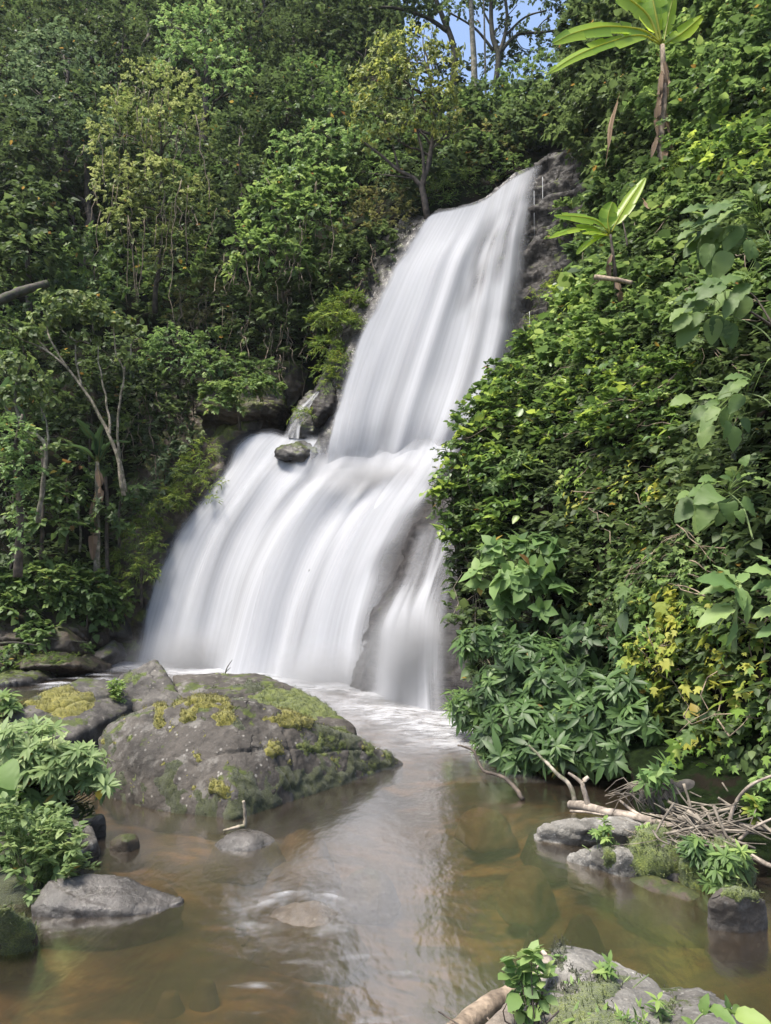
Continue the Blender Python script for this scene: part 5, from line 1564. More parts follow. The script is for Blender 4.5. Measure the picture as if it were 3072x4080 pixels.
stick('thin_trunk', 'dim brown trunk with dry bark right of the ivy column', 'tree', [(165, 2230, 21.3), (170, 2050, 21.3), (175, 1900, 21.3), (165, 1780, 21.3)], .06, .04, 'bark', 7, .15)

# general undergrowth over the hillside (a mass nobody could count)
def scatter_grid(g, n, keep=None):
    du = g[:-1, 1:] - g[:-1, :-1]
    dv = g[1:, :-1] - g[:-1, :-1]
    ar = np.linalg.norm(np.cross(du, dv), axis=-1)
    if keep is not None:
        ar = ar * keep[:-1, :-1]
    pr = ar.ravel() / ar.sum()
    idx = RNG.choice(len(pr), n, p=pr)
    i, j = np.unravel_index(idx, ar.shape)
    a, b = RNG.random((2, n, 1))
    p = g[i, j] * (1 - a) * (1 - b) + g[i, j + 1] * a * (1 - b) + g[i + 1, j] * (1 - a) * b + g[i + 1, j + 1] * a * b
    return p, i, j
# keep the undergrowth off the falls and out of the stream
FALLP = [(1690, 830), (2200, 610), (2420, 560), (2420, 1500), (2000, 2950), (500, 2950), (330, 2640), (520, 2300), (800, 1960), (1000, 1700), (1150, 1600), (1260, 1450), (1420, 1300), (1560, 1030)]
WALLP = [(480, 2330), (560, 2040), (760, 1680), (1150, 1500), (1250, 1450), (1000, 1750), (560, 2700), (330, 2700)]
px, py = topx(gH)
ok = (~(inpoly(px.ravel(), py.ravel(), FALLP) | inpoly(px.ravel(), py.ravel(), WALLP))).reshape(px.shape) & (px > -350) & (px < 2500) & (gH[..., 2] > .5) & (py > -150)
for nm, sp_, cnt, sd in [('undergrowth', 'dark', 15000, 1), ('undergrowth', 'mid', 9000, 2), ('undergrowth', 'blue', 5000, 3)]:
    p, i, j = scatter_grid(gH, int(cnt * 2.2), ok)
    k = noise(p, .25, sd * 5) + .5 * noise(p, .7, sd) > -.12
    p, i, j = p[k][:cnt], i[k][:cnt], j[k][:cnt]
    n = nH[i, j]
    n = np.where(n[:, 1:2] > 0, -n, n)
    h = RNG.uniform(.1, 1.5, (len(p), 1)) * (.5 + .5 * np.abs(noise(p, .8, 4)))[:, None]
    tpl, mname, size, nl, kind, droop, wide = SP[sp_]
    mb = MB()
    sc_ = (np.linalg.norm(p, axis=1) / 26).clip(.9, 1.5)
    sprays(mb, tpl, p + n * h * .6 + UP * h * .7, n * .7 + UP * .5 + RNG.normal(size=p.shape) * .4, nl, size * 1.25, kind, droop=droop, wide=wide, rnd=np.clip(.36 + .3 * noise(p, .5, sd + 2) + .15 * RNG.normal(size=len(p)), .02, .98))
    tag(mb.build(nm, M[mname]), kind='stuff')
# ------------------------------------------------------------------ the near slope on the right
pxR, pyR = topx(gR)
def slope_patch(name, label, cat, poly, mat, tpl, size, nleaf, kind, per_m2, bulge=.35, droop=.35, wide=1.0, rshift=0.0, thick=.35, seed=1, gap=.0, up=.6, length=None, group=None, stems=34, stem_mat='liana', vary=.42, rs=.22, clumpf=1.1, kindstuff=False, outw=.8):
    keep = inpoly(pxR.ravel(), pyR.ravel(), poly).reshape(pxR.shape)
    du = gR[:-1, 1:] - gR[:-1, :-1]
    dv = gR[1:, :-1] - gR[:-1, :-1]
    ar = (np.linalg.norm(np.cross(du, dv), axis=-1) * keep[:-1, :-1]).sum()
    n = int(ar * per_m2)
    if n < 4:
        print('empty patch', label)
        return
    p, i, j = scatter_grid(gR, n, keep)
    nn = nR[i, j]
    b = bulge * 1.5 * (.5 + .9 * noise(p, clumpf * .65, seed) + .5 * noise(p, clumpf * 1.9, seed + 1))
    h = np.clip(b, .03, None) + thick * (RNG.random(len(p)) - .75)
    p = p + nn * h[:, None]
    if gap:
        k = .75 * noise(p, 1.15, seed + 7) + .4 * noise(p, 3.1, seed + 8) > -.8 + gap * 1.25
        p, nn = p[k], nn[k]
    rnd = np.clip(.42 + rshift + .32 * noise(p, .9, seed + 3) + .23 * RNG.normal(size=len(p)), .02, .92)
    out = nn * outw + UP * .35 + RNG.normal(size=p.shape) * .45
    c = p.mean(0)
    root = empty(name, [c[0], c[1], p[:, 2].min()], label, cat, group)
    mb = MB()
    sprays(mb, tpl, p, out, nleaf, size, kind, length=length, up=up, droop=droop, wide=wide, rnd=rnd, vary=vary, rspread=rs)
    big_ = RNG.random(len(p)) < .07
    sprays(mb, tpl, (p + nn * .06)[big_], out[big_], max(3, nleaf - 3), size * 1.5, kind, length=length, up=up, droop=droop * 1.2, wide=wide, rnd=np.clip(rnd[big_] + .1, .02, .9), vary=.3, rspread=rs)
    mb.build('foliage', M[mat], root)
    mb = MB()
    for k in range(stems):
        a = p[RNG.integers(len(p))]
        d = p - a
        dist = np.linalg.norm(d, axis=1)
        cand = np.where((dist > .3) & (dist < 1.4))[0]
        if not len(cand):
            continue
        e = p[RNG.choice(cand)]
        mb.tube(limb(a, e, 8, .18, k), RNG.uniform(.006, .013), .004, 4)
    if mb.n:
        mb.build('stem', M[stem_mat], root)
    return root

SPATCH = [
    ('climbing_vine', 'glossy dark creeper bulging against the right edge of the falls', 'vine',
     [(1800, 1560), (1960, 1420), (2120, 1300), (2320, 1200), (2420, 1300), (2380, 1500), (2200, 1750), (2120, 1950), (2080, 2150), (1700, 2260), (1680, 1950)], 'lf_gloss', T_OV, .10, 8, 'twig', 66, dict(bulge=.5, gap=.3, droop=.5, seed=3)),
    ('climbing_vine', 'bright topped creeper spread along the shoulder below the small banana plant', 'vine',
     [(2100, 1330), (2200, 1230), (2420, 1130), (2620, 1150), (2700, 1330), (2480, 1420), (2330, 1480), (2180, 1500)], 'lf_bright', T_ROUND, .095, 8, 'twig', 60, dict(bulge=.4, droop=.4, seed=4, rshift=.08)),
    ('climbing_vine', 'round leaved grey green vine on the slope above the large pale leaves', 'vine',
     [(2480, 780), (2700, 640), (2860, 700), (2870, 1000), (2700, 1330), (2600, 1180), (2440, 1140)], 'lf_mid', T_ROUND, .09, 8, 'twig', 60, dict(bulge=.35, droop=.45, seed=5, gap=.2)),
    ('climbing_vine', 'dark ivy wall under the leaves of the tall banana plant', 'vine',
     [(2180, 180), (2330, 60), (2560, 60), (2640, 300), (2560, 640), (2420, 800), (2300, 760), (2260, 560), (2190, 430)], 'lf_dark', T_OV, .12, 8, 'twig', 44, dict(bulge=.9, droop=.55, seed=6, gap=.25, rshift=.1)),
    ('climbing_vine', 'hanging vine curtain of heart leaves left of the small banana plant', 'vine',
     [(2330, 600), (2500, 620), (2560, 760), (2430, 900), (2440, 1150), (2330, 1200), (2250, 1150), (2330, 900)], 'lf_mid', T_HEART, .12, 8, 'twig', 44, dict(bulge=.35, droop=.6, seed=7, gap=.3, rshift=-.1)),
    ('shrub', 'light green leafy bank high up behind the tall banana stem', 'shrub',
     [(2560, 330), (2700, 180), (3100, 60), (3200, 380), (2950, 560), (2720, 640), (2600, 560)], 'lf_bright', T_OV, .105, 8, 'twig', 62, dict(bulge=.7, droop=.45, seed=8, gap=.2, rshift=-.12)),
    ('shrub', 'shaded leafy thicket in the top corner above the light green bank', 'shrub',
     [(2480, -250), (3300, -250), (3300, 80), (2720, 190), (2600, 60), (2480, 40)], 'lf_mid', T_OV, .115, 8, 'twig', 52, dict(bulge=.8, droop=.45, seed=9, gap=.25, rshift=-.1)),
    ('shrub', 'mixed green shrubs on the edge above the large pale leaves', 'shrub',
     [(2720, 640), (2950, 560), (3250, 380), (3300, 760), (3000, 800), (2860, 760)], 'lf_gloss', T_OV, .10, 8, 'twig', 62, dict(bulge=.5, droop=.45, seed=10, gap=.2)),
    ('climbing_vine', 'small leaved creeper tangle with reddish stems beside the large pale leaves', 'vine',
     [(2700, 1330), (2860, 1000), (3000, 800), (3350, 760), (3350, 1350), (2900, 1400), (2720, 1420)], 'lf_mid', T_ROUND, .075, 8, 'twig', 70, dict(bulge=.35, droop=.45, seed=11, gap=.2, rshift=.06)),
    ('climbing_vine', 'glossy middle creeper between the bulging creeper and the big heart leaves', 'vine',
     [(2380, 1480), (2480, 1420), (2720, 1400), (2850, 1480), (2800, 1750), (2620, 1850), (2400, 1800), (2180, 1800), (2220, 1650)], 'lf_gloss', T_OV, .085, 8, 'twig', 62, dict(bulge=.45, droop=.45, seed=12, gap=.3)),
    ('climbing_vine', 'dark shaded creeper around the big heart leaves at the right edge', 'vine',
     [(2850, 1400), (3350, 1340), (3350, 2200), (2900, 2200), (2720, 2050), (2800, 1750), (2870, 1600)], 'lf_dark', T_OV, .09, 8, 'twig', 62, dict(bulge=.4, droop=.5, seed=13, gap=.3, rshift=.12)),
    ('climbing_vine', 'yellow lobed vine trailing down the middle of the near slope', 'vine',
     [(2380, 1800), (2560, 1720), (2760, 1850), (2780, 2100), (2620, 2250), (2480, 2300), (2380, 2150), (2300, 1950)], 'lf_lobe', T_LOBE, .085, 7, 'hang', 55, dict(bulge=.35, seed=14, gap=.35, length=.45, rshift=.1)),
    ('climbing_vine', 'dark tangled creeper with bare brown stems right of the side fall', 'vine',
     [(1740, 2130), (2080, 2000), (2350, 2080), (2420, 2300), (2250, 2480), (2050, 2560), (1780, 2560), (1740, 2350)], 'lf_dark', T_OV, .10, 8, 'twig', 52, dict(bulge=.4, seed=15, gap=.5, rshift=.08, stems=60, stem_mat='twig')),
    ('climbing_vine', 'bright yellow lobed vine curtain hanging down to the water at the right', 'vine',
     [(2580, 2420), (2720, 2330), (3000, 2420), (3350, 2380), (3350, 3080), (3000, 3060), (2840, 3000), (2700, 2950), (2620, 2700)], 'lf_lobe', T_LOBE, .095, 7, 'hang', 58, dict(bulge=.45, seed=16, gap=.1, length=.5, rshift=.22)),
    ('climbing_vine', 'greener lobed vine strip between the dark creeper and the blurred sapling', 'vine',
     [(2400, 2250), (2620, 2230), (2800, 2100), (3350, 2200), (3350, 2400), (2990, 2430), (2720, 2340), (2580, 2440), (2480, 2440)], 'lf_mid', T_LOBE, .09, 7, 'hang', 50, dict(bulge=.4, seed=17, gap=.4, length=.45, rshift=.15)),
    ('shrub', 'deep shade foliage behind the oak leaved bush above the long leaved shrub', 'shrub',
     [(1780, 2520), (2050, 2500), (2400, 2420), (2600, 2450), (2620, 2680), (2300, 2700), (1860, 2740)], 'lf_whorl', T_LAN, .17, 9, 'whorl', 26, dict(bulge=.45, seed=18, gap=.3, rshift=-.15, wide=1.5)),
]
for nm, lb, ct_, poly, mt, tp, sz, nl, kd, dn, kw in SPATCH:
    slope_patch(nm, lb, ct_, poly, mt, tp, sz, nl, kd, dn, **kw)

# dark leaves in the hollow at the foot of the slope
p, i, j = scatter_grid(gRf[:11], 900, (topx(gRf[:11])[0] < 3400) & (gRf[:11][..., 2] > .1))
p = p + np.array([-.12, -.3, .05]) * RNG.random((len(p), 1))
mb = MB()
sprays(mb, T_OV, p, np.tile([-.2, -.8, .2], (len(p), 1)) + RNG.normal(size=p.shape) * .4, 7, .10, 'hang', length=.3, rspread=.25)
tag(mb.build('undergrowth', M['lf_dark']), kind='stuff')

# low plants over the near left bank
for (o_, v_, n_, lo_, to_), cnt in [(near_b, 700), (rear_b, 900)]:
    k = np.where((n_[:, 2] > .15) & (v_[:, 2] > .12) & (topx(v_)[0] < 330))[0]
    k = RNG.choice(k, min(cnt, len(k)), replace=False)
    mb = MB()
    sprays(mb, T_OV, v_[k] + UP * .03, n_[k] + UP * .6 + RNG.normal(size=(len(k), 3)) * .4, 7, .075, 'twig', droop=.4, rspread=.3)
    tag(mb.build('undergrowth', M['lf_mid']), kind='stuff')

# bushes standing out of the creepers
def Dslope(px, py, off=.25):
    k = np.argmin((pxR - px) ** 2 + (pyR - py) ** 2)
    return float(gR.reshape(-1, 3)[k][1]) - off
def slope_bush(label, sp, spots, dens, scale=.8, off=.3, cat='shrub', name='shrub', **kw):
    return shrub(name, label, sp, [(a, b, Dslope(a, b, off), rx, ry) for a, b, rx, ry in spots], dens, scale=scale, cat=cat, limbs=True, tr=.02, shell=(.5, 1.1), **kw)
slope_bush('round bright bush on top of the bulging creeper just right of the upper drop', 'bright', [(2120, 1400, 90, 50), (2040, 1480, 90, 50), (1960, 1560, 70, 50)], 9, .62, .45, gap=.35, rshift=.12)
slope_bush('dark bushy clump at the left tip of the bulging creeper beside the ledge', 'dark', [(1800, 1830, 70, 70), (1760, 2000, 60, 90), (1850, 1960, 80, 80)], 11, .62, .3, gap=.45, rshift=.1)
slope_bush('whorled light green bush in the middle of the glossy creepers', 'midlan', [(2010, 1880, 60, 40), (2080, 1830, 50, 36), (1960, 1940, 46, 36)], 12, .6, .5, gap=.4, rshift=.25)
slope_bush('leafy bright bush at the foot of the small banana plant', 'bright', [(2420, 1260, 80, 40), (2520, 1230, 80, 46), (2330, 1300, 70, 40)], 9, .62, .4, gap=.35, rshift=.15)
slope_bush('pale arching bush under the broad bluish leaves', 'pale', [(2650, 1600, 80, 50), (2560, 1680, 70, 46), (2720, 1500, 70, 46)], 9, .6, .4, gap=.4)
slope_bush('mounded bush of small leaves right of the tall banana stem', 'mid', [(2800, 330, 110, 70), (2720, 430, 80, 60), (2900, 260, 90, 60)], 6, .8, .6, gap=.4, rshift=.15)
slope_bush('yellow green bush high on the slope beside the dead banana leaves', 'fern', [(2760, 620, 70, 50), (2700, 700, 60, 50)], 10, .8, .5, gap=.35, rshift=.1)
slope_bush('dark overhanging bush above the hanging vine curtain', 'dark', [(2350, 250, 110, 80), (2420, 380, 100, 90), (2300, 430, 70, 90)], 6, .8, .8, gap=.4, rshift=.15)
slope_bush('feathery bush at the edge of the dark ivy wall below the long banana leaves', 'pale', [(2240, 330, 80, 60), (2280, 250, 60, 50)], 7, .8, .6, gap=.4)
slope_bush('hanging tangle of dull leaves over the dark hollow beside the yellow lobed vine', 'mid', [(2560, 2560, 70, 60), (2540, 2420, 60, 60)], 10, .6, .4, gap=.4, rshift=-.1)
slope_bush('small dark lance leaved bush in the shadow beneath the big heart leaves', 'midlan', [(2960, 2150, 70, 60), (2880, 2220, 60, 50), (3020, 2060, 60, 60)], 11, .55, .25, gap=.35, rshift=-.1)
slope_bush('sprawling bush of round leaves between the two lobed vines', 'bright', [(2700, 2300, 60, 40), (2620, 2380, 50, 40)], 12, .55, .4, gap=.35, rshift=-.15)

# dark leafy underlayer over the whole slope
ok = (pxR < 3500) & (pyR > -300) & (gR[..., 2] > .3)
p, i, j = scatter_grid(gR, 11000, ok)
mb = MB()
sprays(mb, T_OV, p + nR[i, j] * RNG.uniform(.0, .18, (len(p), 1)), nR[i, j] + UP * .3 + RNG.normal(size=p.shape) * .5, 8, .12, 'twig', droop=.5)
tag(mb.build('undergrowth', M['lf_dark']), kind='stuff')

# plants with leaf rosettes, long leaved shrub over the pool
def whorl_shrub(name, label, blobs, dens, mat, size, wide, D_trunk, r=.03, nl=11, rshift=0.0, bark='bark', cat='shrub', up=.35, tpl=T_LAN, droop=.55, shell=(.55, 1.08), vary=.22):
    root = empty(name, W(*D_trunk), label, cat)
    p, o = blob_points(blobs, dens, .15, 1.2, shell, .2, 7, .35)
    out = nrm(o * .8 + UP * up - np.array([0, .25, 0]) + RNG.normal(size=p.shape) * .25)
    mb = MB()
    sprays(mb, tpl, p, out, nl, size, 'whorl', droop=droop, wide=wide, rnd=np.clip(.45 + rshift + .25 * noise(p, .9, 3) + .15 * RNG.normal(size=len(p)), .02, .98), vary=vary)
    mb.build('foliage', M[mat], root)
    mb = MB()
    for k in range(len(p)):
        if k % 2 == 0:
            b_ = np.array(W(*D_trunk))
            m_ = b_ + (p[k] - b_) * .55 + np.array([0, .1, -.12])
            mb.tube(spline([b_, m_, p[k] - out[k] * .1, p[k]], 9), r * .35, .005, 4)
    mb.build('stem', M[bark], root)
    return root
whorl_shrub('long_leaved_shrub', 'dark long leaved shrub with star shaped leaf whorls leaning over the pool',
            [(1950, 2560, 11.6, 110, 70), (2120, 2620, 11, 130, 80), (2020, 2740, 11.2, 130, 80), (2250, 2740, 10.4, 150, 90), (2130, 2860, 10.4, 170, 80), (2350, 2870, 9.8, 150, 90), (2480, 2760, 9.6, 110, 90), (2000, 2930, 10.8, 100, 60), (2260, 2980, 9.8, 170, 70), (2430, 3000, 9.5, 120, 70), (2540, 2900, 9.3, 80, 80), (2060, 3020, 10.2, 90, 50), (1880, 2830, 11.8, 80, 60)],
            36, 'lf_whorl', .2, 1.0, (2450, 3080, 10.6), .05, 11, rshift=-.05, vary=.22)
whorl_shrub('feathery_shrub', 'pale feathery branch tips brushing the foam at the foot of the side fall',
            [(1840, 2800, 12.2, 60, 50), (1900, 2880, 11.8, 60, 50), (1990, 3000, 10.8, 70, 45), (1950, 2960, 11, 50, 40)], 40, 'lf_pale', .2, .9, (2150, 2960, 11), .02, 12, tpl=T_NAR)
whorl_shrub('oak_leaved_bush', 'light oak leaved bush standing out before the dark tangled creeper',
            [(2020, 2200, 12.4, 100, 50), (2150, 2180, 12.2, 90, 50), (1960, 2300, 12.4, 70, 60), (2100, 2300, 12, 110, 60), (2200, 2370, 11.8, 70, 60), (2030, 2400, 12.1, 50, 50), (2240, 2240, 12, 50, 40)], 13, 'lf_pale', .25, 1.0, (2150, 2480, 12.6), .03, 7, rshift=-.1, tpl=T_OV)
whorl_shrub('upright_sprig', 'weedy sprig with long narrow leaves rising from the twig pile', [(2620, 3060, 7.6, 30, 30), (2590, 3100, 7.6, 30, 30), (2640, 3120, 7.6, 24, 30)], 70, 'lf_pale', .15, .9, (2630, 3240, 7.6), .02, 7, bark='stem_g')

# large leaved plants
def big_leaf_plant(name, label, stem, leaves, mat, tpl=T_HEART, bark='stem_g', cat='plant', r=.012, part='leaf'):
    """every large leaf on its own stalk: (base px,py,D) -> (tip px,py,D), width factor"""
    q = spline([W(*z) for z in stem], 14)
    root = empty(name, q[0], label, cat)
    mb = MB()
    mb.tube(q, r, r * .6, 6)
    mb.build('stem', M[bark], root)
    for k, (b_, t_, wd) in enumerate(leaves):
        a, e = np.array(W(*b_)), np.array(W(*t_))
        j = np.argmin(np.linalg.norm(q - a, axis=1))
        mb = MB()
        mb.tube(spline([q[j], (q[j] + a) / 2 + [0, 0, .02], a], 6), r * .4, r * .3, 4, rnd=.9)
        nn = np.array([[RNG.normal() * .3, -.55 + RNG.normal() * .2, .8]])
        mb.leaves(tpl, a[None], (e - a)[None], nn, np.linalg.norm(e - a), np.array([RNG.uniform(.3, .9)]), wd)
        mb.build(part, M[mat], root, smooth=True)
    return root

def leaf_fan(c, D, n, spread, size, a0=-160, a1=-20, seed=0, dj=.25):
    r = np.random.default_rng(seed)
    out = []
    for k in range(n):
        a = R(a0 + (a1 - a0) * (k + .5) / n + r.uniform(-12, 12))
        s = r.uniform(.1, 1) * spread
        bx, by = c[0] + math.cos(a) * s, c[1] - math.sin(a) * s * .8
        d = D + r.uniform(-dj, dj)
        L_ = size * r.uniform(.5, .92)
        out.append(((bx, by, d), (bx + math.cos(a) * L_, by - math.sin(a) * L_ * .75 + L_ * .25, d - .05), r.uniform(.85, 1.1)))
    return out
big_leaf_plant('broad_leaved_plant', 'tall plant with large pale broad leaves arching in from the right edge', [(3150, 1250, 9.6), (3080, 1000, 9.8), (3020, 850, 10)],
               leaf_fan((2960, 880), 9.6, 20, 170, 135, 100, 290, 2) + leaf_fan((3010, 820), 9.5, 12, 110, 130, 60, 200, 3) + leaf_fan((2840, 920), 9.8, 10, 80, 120, 90, 280, 4), 'lf_mid', T_BIGOV)
big_leaf_plant('broad_leaved_plant', 'sprawling plant with big bright leaves and one yellow dead leaf at the right edge', [(3150, 1500, 8.8), (3050, 1330, 9), (2900, 1250, 9.2)],
               leaf_fan((2850, 1190), 9.2, 15, 160, 120, 110, 300, 5) + leaf_fan((3000, 1120), 9, 13, 130, 125, 60, 260, 6), 'lf_mid', T_BIGOV)
big_leaf_plant('broad_leaved_plant', 'plant with broad bluish leaves drooping below the sprawling plant', [(3150, 1750, 8.2), (3060, 1600, 8.4), (2950, 1560, 8.5)],
               leaf_fan((2900, 1600), 8.5, 13, 150, 105, 120, 310, 7) + leaf_fan((3010, 1520), 8.4, 10, 110, 110, 60, 240, 8), 'lf_mid', T_BIGOV)
big_leaf_plant('heart_leaved_plant', 'cluster of big smooth heart shaped leaves in front of the dark shaded creeper', [(3000, 2150, 8), (2960, 2020, 8.1), (2900, 1960, 8.2)],
               leaf_fan((2880, 1960), 8.1, 13, 150, 105, 150, 330, 9) + leaf_fan((2930, 1930), 8.1, 10, 120, 100, 0, 180, 10), 'lf_mid', T_BIGHEART)
big_leaf_plant('sapling', 'pale sapling with limp light leaves and a yellow stem near the right edge', [(2925, 2600, 5.6), (2930, 2450, 5.6), (2950, 2330, 5.6)],
               [((2930, 2330, 5.6), (2800, 2280, 5.5), .8), ((2930, 2320, 5.6), (2860, 2230, 5.7), .7), ((2950, 2320, 5.6), (2980, 2260, 5.7), .7), ((2920, 2340, 5.6), (2790, 2340, 5.6), .6), ((2940, 2340, 5.6), (2970, 2420, 5.5), .7),
                ((2920, 2420, 5.6), (2780, 2460, 5.5), .7), ((2910, 2410, 5.6), (2820, 2410, 5.7), .6), ((2960, 2350, 5.6), (3000, 2480, 5.5), .5), ((2930, 2480, 5.6), (2915, 2570, 5.5), .45)], 'lf_pale', T_BIGOV, r=.02)
big_leaf_plant('sapling', 'second pale limp sapling cut off by the right edge', [(3120, 2650, 5.4), (3110, 2450, 5.4), (3100, 2280, 5.4)],
               [((3100, 2290, 5.4), (2990, 2240, 5.3), .9), ((3090, 2320, 5.4), (2990, 2330, 5.4), .8), ((3100, 2430, 5.4), (3000, 2440, 5.4), .9), ((3110, 2500, 5.4), (3010, 2520, 5.4), .9), ((3090, 2260, 5.4), (3030, 2200, 5.4), .8)], 'lf_pale', T_BIGOV, r=.02)

# bananas on the slope
D = 16.6
banana('tall banana plant with long torn leaves arching out over the top of the falls', [(2650, 720, 16.6), (2632, 560, 16.6), (2648, 380, 16.6), (2638, 180, D)],
       [([(2634, 175, D), (2560, 120, D - .2), (2420, 105, D - .5), (2290, 130, D - .7), (2205, 172, D - .8)], .30, (0, -1, .5)), ([(2632, 180, D), (2550, 140, D - .3), (2420, 170, D - .7), (2290, 225, D - 1), (2192, 288, D - 1.1)], .26, (0, -1, .6)),
        ([(2630, 175, D), (2580, 60, D), (2480, -20, D - .2), (2360, -80, D - .4)], .42, (.2, -1, .5)), ([(2636, 170, D), (2612, 50, D), (2590, -60, D + .1), (2580, -160, D + .2)], .34, (0, -1, .2)), ([(2645, 170, D), (2665, 60, D + .1), (2680, -20, D + .2), (2650, -100, D)], .2, (.4, -1, .1)),
        ([(2645, 180, D), (2720, 130, D + .6), (2800, 60, D + 1)], .2, (0, -1, .4))],
       'banana', .105, [([(2640, 200, D), (2660, 300, D - .1), (2662, 390, D - .1)], .08), ([(2640, 330, D), (2618, 430, D - .1), (2622, 540, D - .1)], .09), ([(2650, 420, D), (2668, 520, D - .1), (2690, 640, D - .1)], .09), ([(2635, 500, D), (2640, 620, D - .1), (2632, 740, D - .1)], .11), ([(2620, 520, D), (2600, 600, D - .1), (2588, 660, D - .1)], .08), ([(2640, 260, D), (2628, 340, D - .1), (2632, 440, D - .1)], .07)], stem_mat='wood_tan')
D = 15
banana('small fresh banana plant low on the slope beside the rock shelf', [(2462, 1210, D + .3), (2448, 1060, D), (2432, 935, D)],
       [([(2430, 930, D), (2380, 880, D - .1), (2300, 862, D - .2), (2208, 858, D - .3)], .15, (0, -1, .6)), ([(2430, 935, D), (2350, 905, D - .1), (2270, 915, D - .3), (2190, 948, D - .4)], .12, (0, -1, .8)),
        ([(2436, 925, D), (2470, 860, D), (2520, 780, D), (2570, 708, D)], .16, (-.6, -1, .3)), ([(2430, 925, D), (2422, 890, D), (2425, 850, D), (2440, 805, D)], .19, (0, -1, .2)), ([(2428, 940, D), (2390, 940, D - .1), (2340, 970, D - .2), (2298, 1012, D - .25)], .1, (0, -.8, .8)), ([(2430, 940, D), (2380, 925, D - .2), (2320, 930, D - .4)], .09, (0, -.8, .8))],
       'banana', .05, [([(2440, 1000, D), (2425, 1050, D - .1), (2430, 1120, D)], .06), ([(2455, 1100, D), (2470, 1160, D - .1), (2475, 1210, D)], .07)], stem_mat='bark')
D = 17.2
for lb, pts in [('dry hanging banana leaf strip on the dark ivy wall', [(2470, 370, 18.6), (2435, 480, 18.2), (2425, 560, 18), (2412, 665, 18)]),
                ('withered banana leaf hanging right of the tall banana stem', [(2690, 500, 17.6), (2700, 560, 17.4), (2712, 620, 17.3)]),
                ('crumpled dead banana leaf lying below the tall banana plant', [(2560, 790, 15.6), (2600, 830, 15.3), (2660, 800, 15)])]:
    mb = MB()
    banana_leaf(mb, [W(*q) for q in pts], .06, 7, .9, flat=-.5)
    tag(mb.build('dead_banana_leaf', M['dead_leaf']), lb, 'dead leaf')
stick('log', 'short broken log caught in the vines below the small banana plant', 'log', [(2370, 1105, 14.7), (2440, 1112, 14.5), (2520, 1128, 14.4)], .055, .045, 'wood_tan', 9, .08)
for lb, pts, r_ in [('leaning dead stem in the vines right of the small banana plant', [(2500, 980, 14.3), (2490, 920, 14.3), (2480, 880, 14.3)], .02),
                    ('dark bare branch crossing the pale leaves at the right edge', [(3080, 1300, 9.2), (2960, 1230, 9.2), (2820, 1210, 9.4)], .018),
                    ('long bare twig sticking out of the leaves at the right edge', [(3100, 1330, 8.9), (3020, 1200, 9), (2980, 1160, 9)], .016)]:
    stick('branch', lb, 'branch', pts, r_, r_ * .5, 'bark', 6)

# ------------------------------------------------------------------ driftwood at the water's edge
D = 8.2
stick('branch', 'crooked dark branch sticking up out of the pool', 'branch', [(2085, 3185, 8.9), (2060, 3150, 9), (2010, 3100, 9.2), (1930, 3070, 9.4), (1900, 3020, 9.5), (1880, 2985, 9.6), (1820, 2970, 9.6)], .028, .012, 'bark', 7, .1, jag=.02)
stick('branch', 'bare curved branch rising from the water under the long leaved shrub', 'branch', [(2290, 3200, 8.7), (2270, 3130, 8.8), (2220, 3080, 9), (2170, 3030, 9.2), (2110, 2970, 9.4)], .03, .014, 'bark_grey', 7, .08, jag=.015)
stick('driftwood', 'long pale fallen branch with a forked stub lying across the flat rock', 'driftwood', [(2275, 3205, 8.2), (2400, 3230, 7.85), (2560, 3262, 7.5), (2700, 3300, 7.2), (2820, 3325, 7.05)], .052, .034, 'wood', 9, .05,
      [([(2345, 3215, 8), (2330, 3160, 8), (2322, 3120, 8), (2345, 3095, 8)], .032, .022), ([(2325, 3125, 8), (2295, 3100, 8.05), (2265, 3080, 8.1)], .024, .014), ([(2600, 3272, 7.4), (2560, 3300, 7.3), (2530, 3320, 7.25)], .03, .022), ([(2580, 3266, 7.45), (2520, 3230, 7.6), (2470, 3190, 7.8)], .022, .012)], jag=.015)
stick('branch', 'thin pale stick lying beside the long fallen branch', 'branch', [(2272, 3232, 8.0), (2330, 3235, 7.9), (2410, 3248, 7.7)], .014, .009, 'wood', 6)
stick('branch', 'long bleached branch running down from the twig pile to the mossy mound', 'branch', [(2840, 3320, 6.9), (2920, 3370, 6.7), (3000, 3420, 6.5), (3080, 3450, 6.4)], .03, .02, 'wood', 8, .07, jag=.02)
stick('branch', 'arching grey branch rising at the right edge above the twig pile', 'branch', [(2900, 3300, 7.1), (2930, 3200, 7.1), (2990, 3130, 7.0), (3090, 3085, 6.9)], .02, .012, 'wood', 7, .06)
stick('branch', 'thick stub of brown driftwood at the right edge behind the twigs', 'branch', [(2880, 3280, 7.8), (2960, 3230, 7.8), (3060, 3200, 7.7)], .05, .04, 'wood_tan', 8, .08)
stick('branch', 'thin forked bleached branch crossing the right edge', 'branch', [(2945, 3345, 6.85), (3000, 3300, 6.8), (3090, 3255, 6.7)], .016, .01, 'wood', 6)
mb = MB()
r = np.random.default_rng(5)
for k in range(130):
    c = np.array([r.normal(2830, 130), r.normal(3290, 44)])
    a = r.normal(.35, .45) if r.random() < .8 else r.uniform(0, 3.1)
    L_ = r.uniform(50, 190)
    d = 7.15 + (3290 - c[1]) * .006 + r.uniform(-.25, .2)
    pts = [W(c[0] - math.cos(a) * L_, c[1] - math.sin(a) * L_ * .7, d + .1), W(c[0] + r.normal() * 14, c[1] + r.normal() * 14, d), W(c[0] + math.cos(a) * L_, c[1] + math.sin(a) * L_ * .7, d - .12)]
    w_ = r.uniform(.003, .013) if k % 6 else r.uniform(.014, .022)
    mb.tube(spline(pts, 7), w_, w_ * .6, 5)
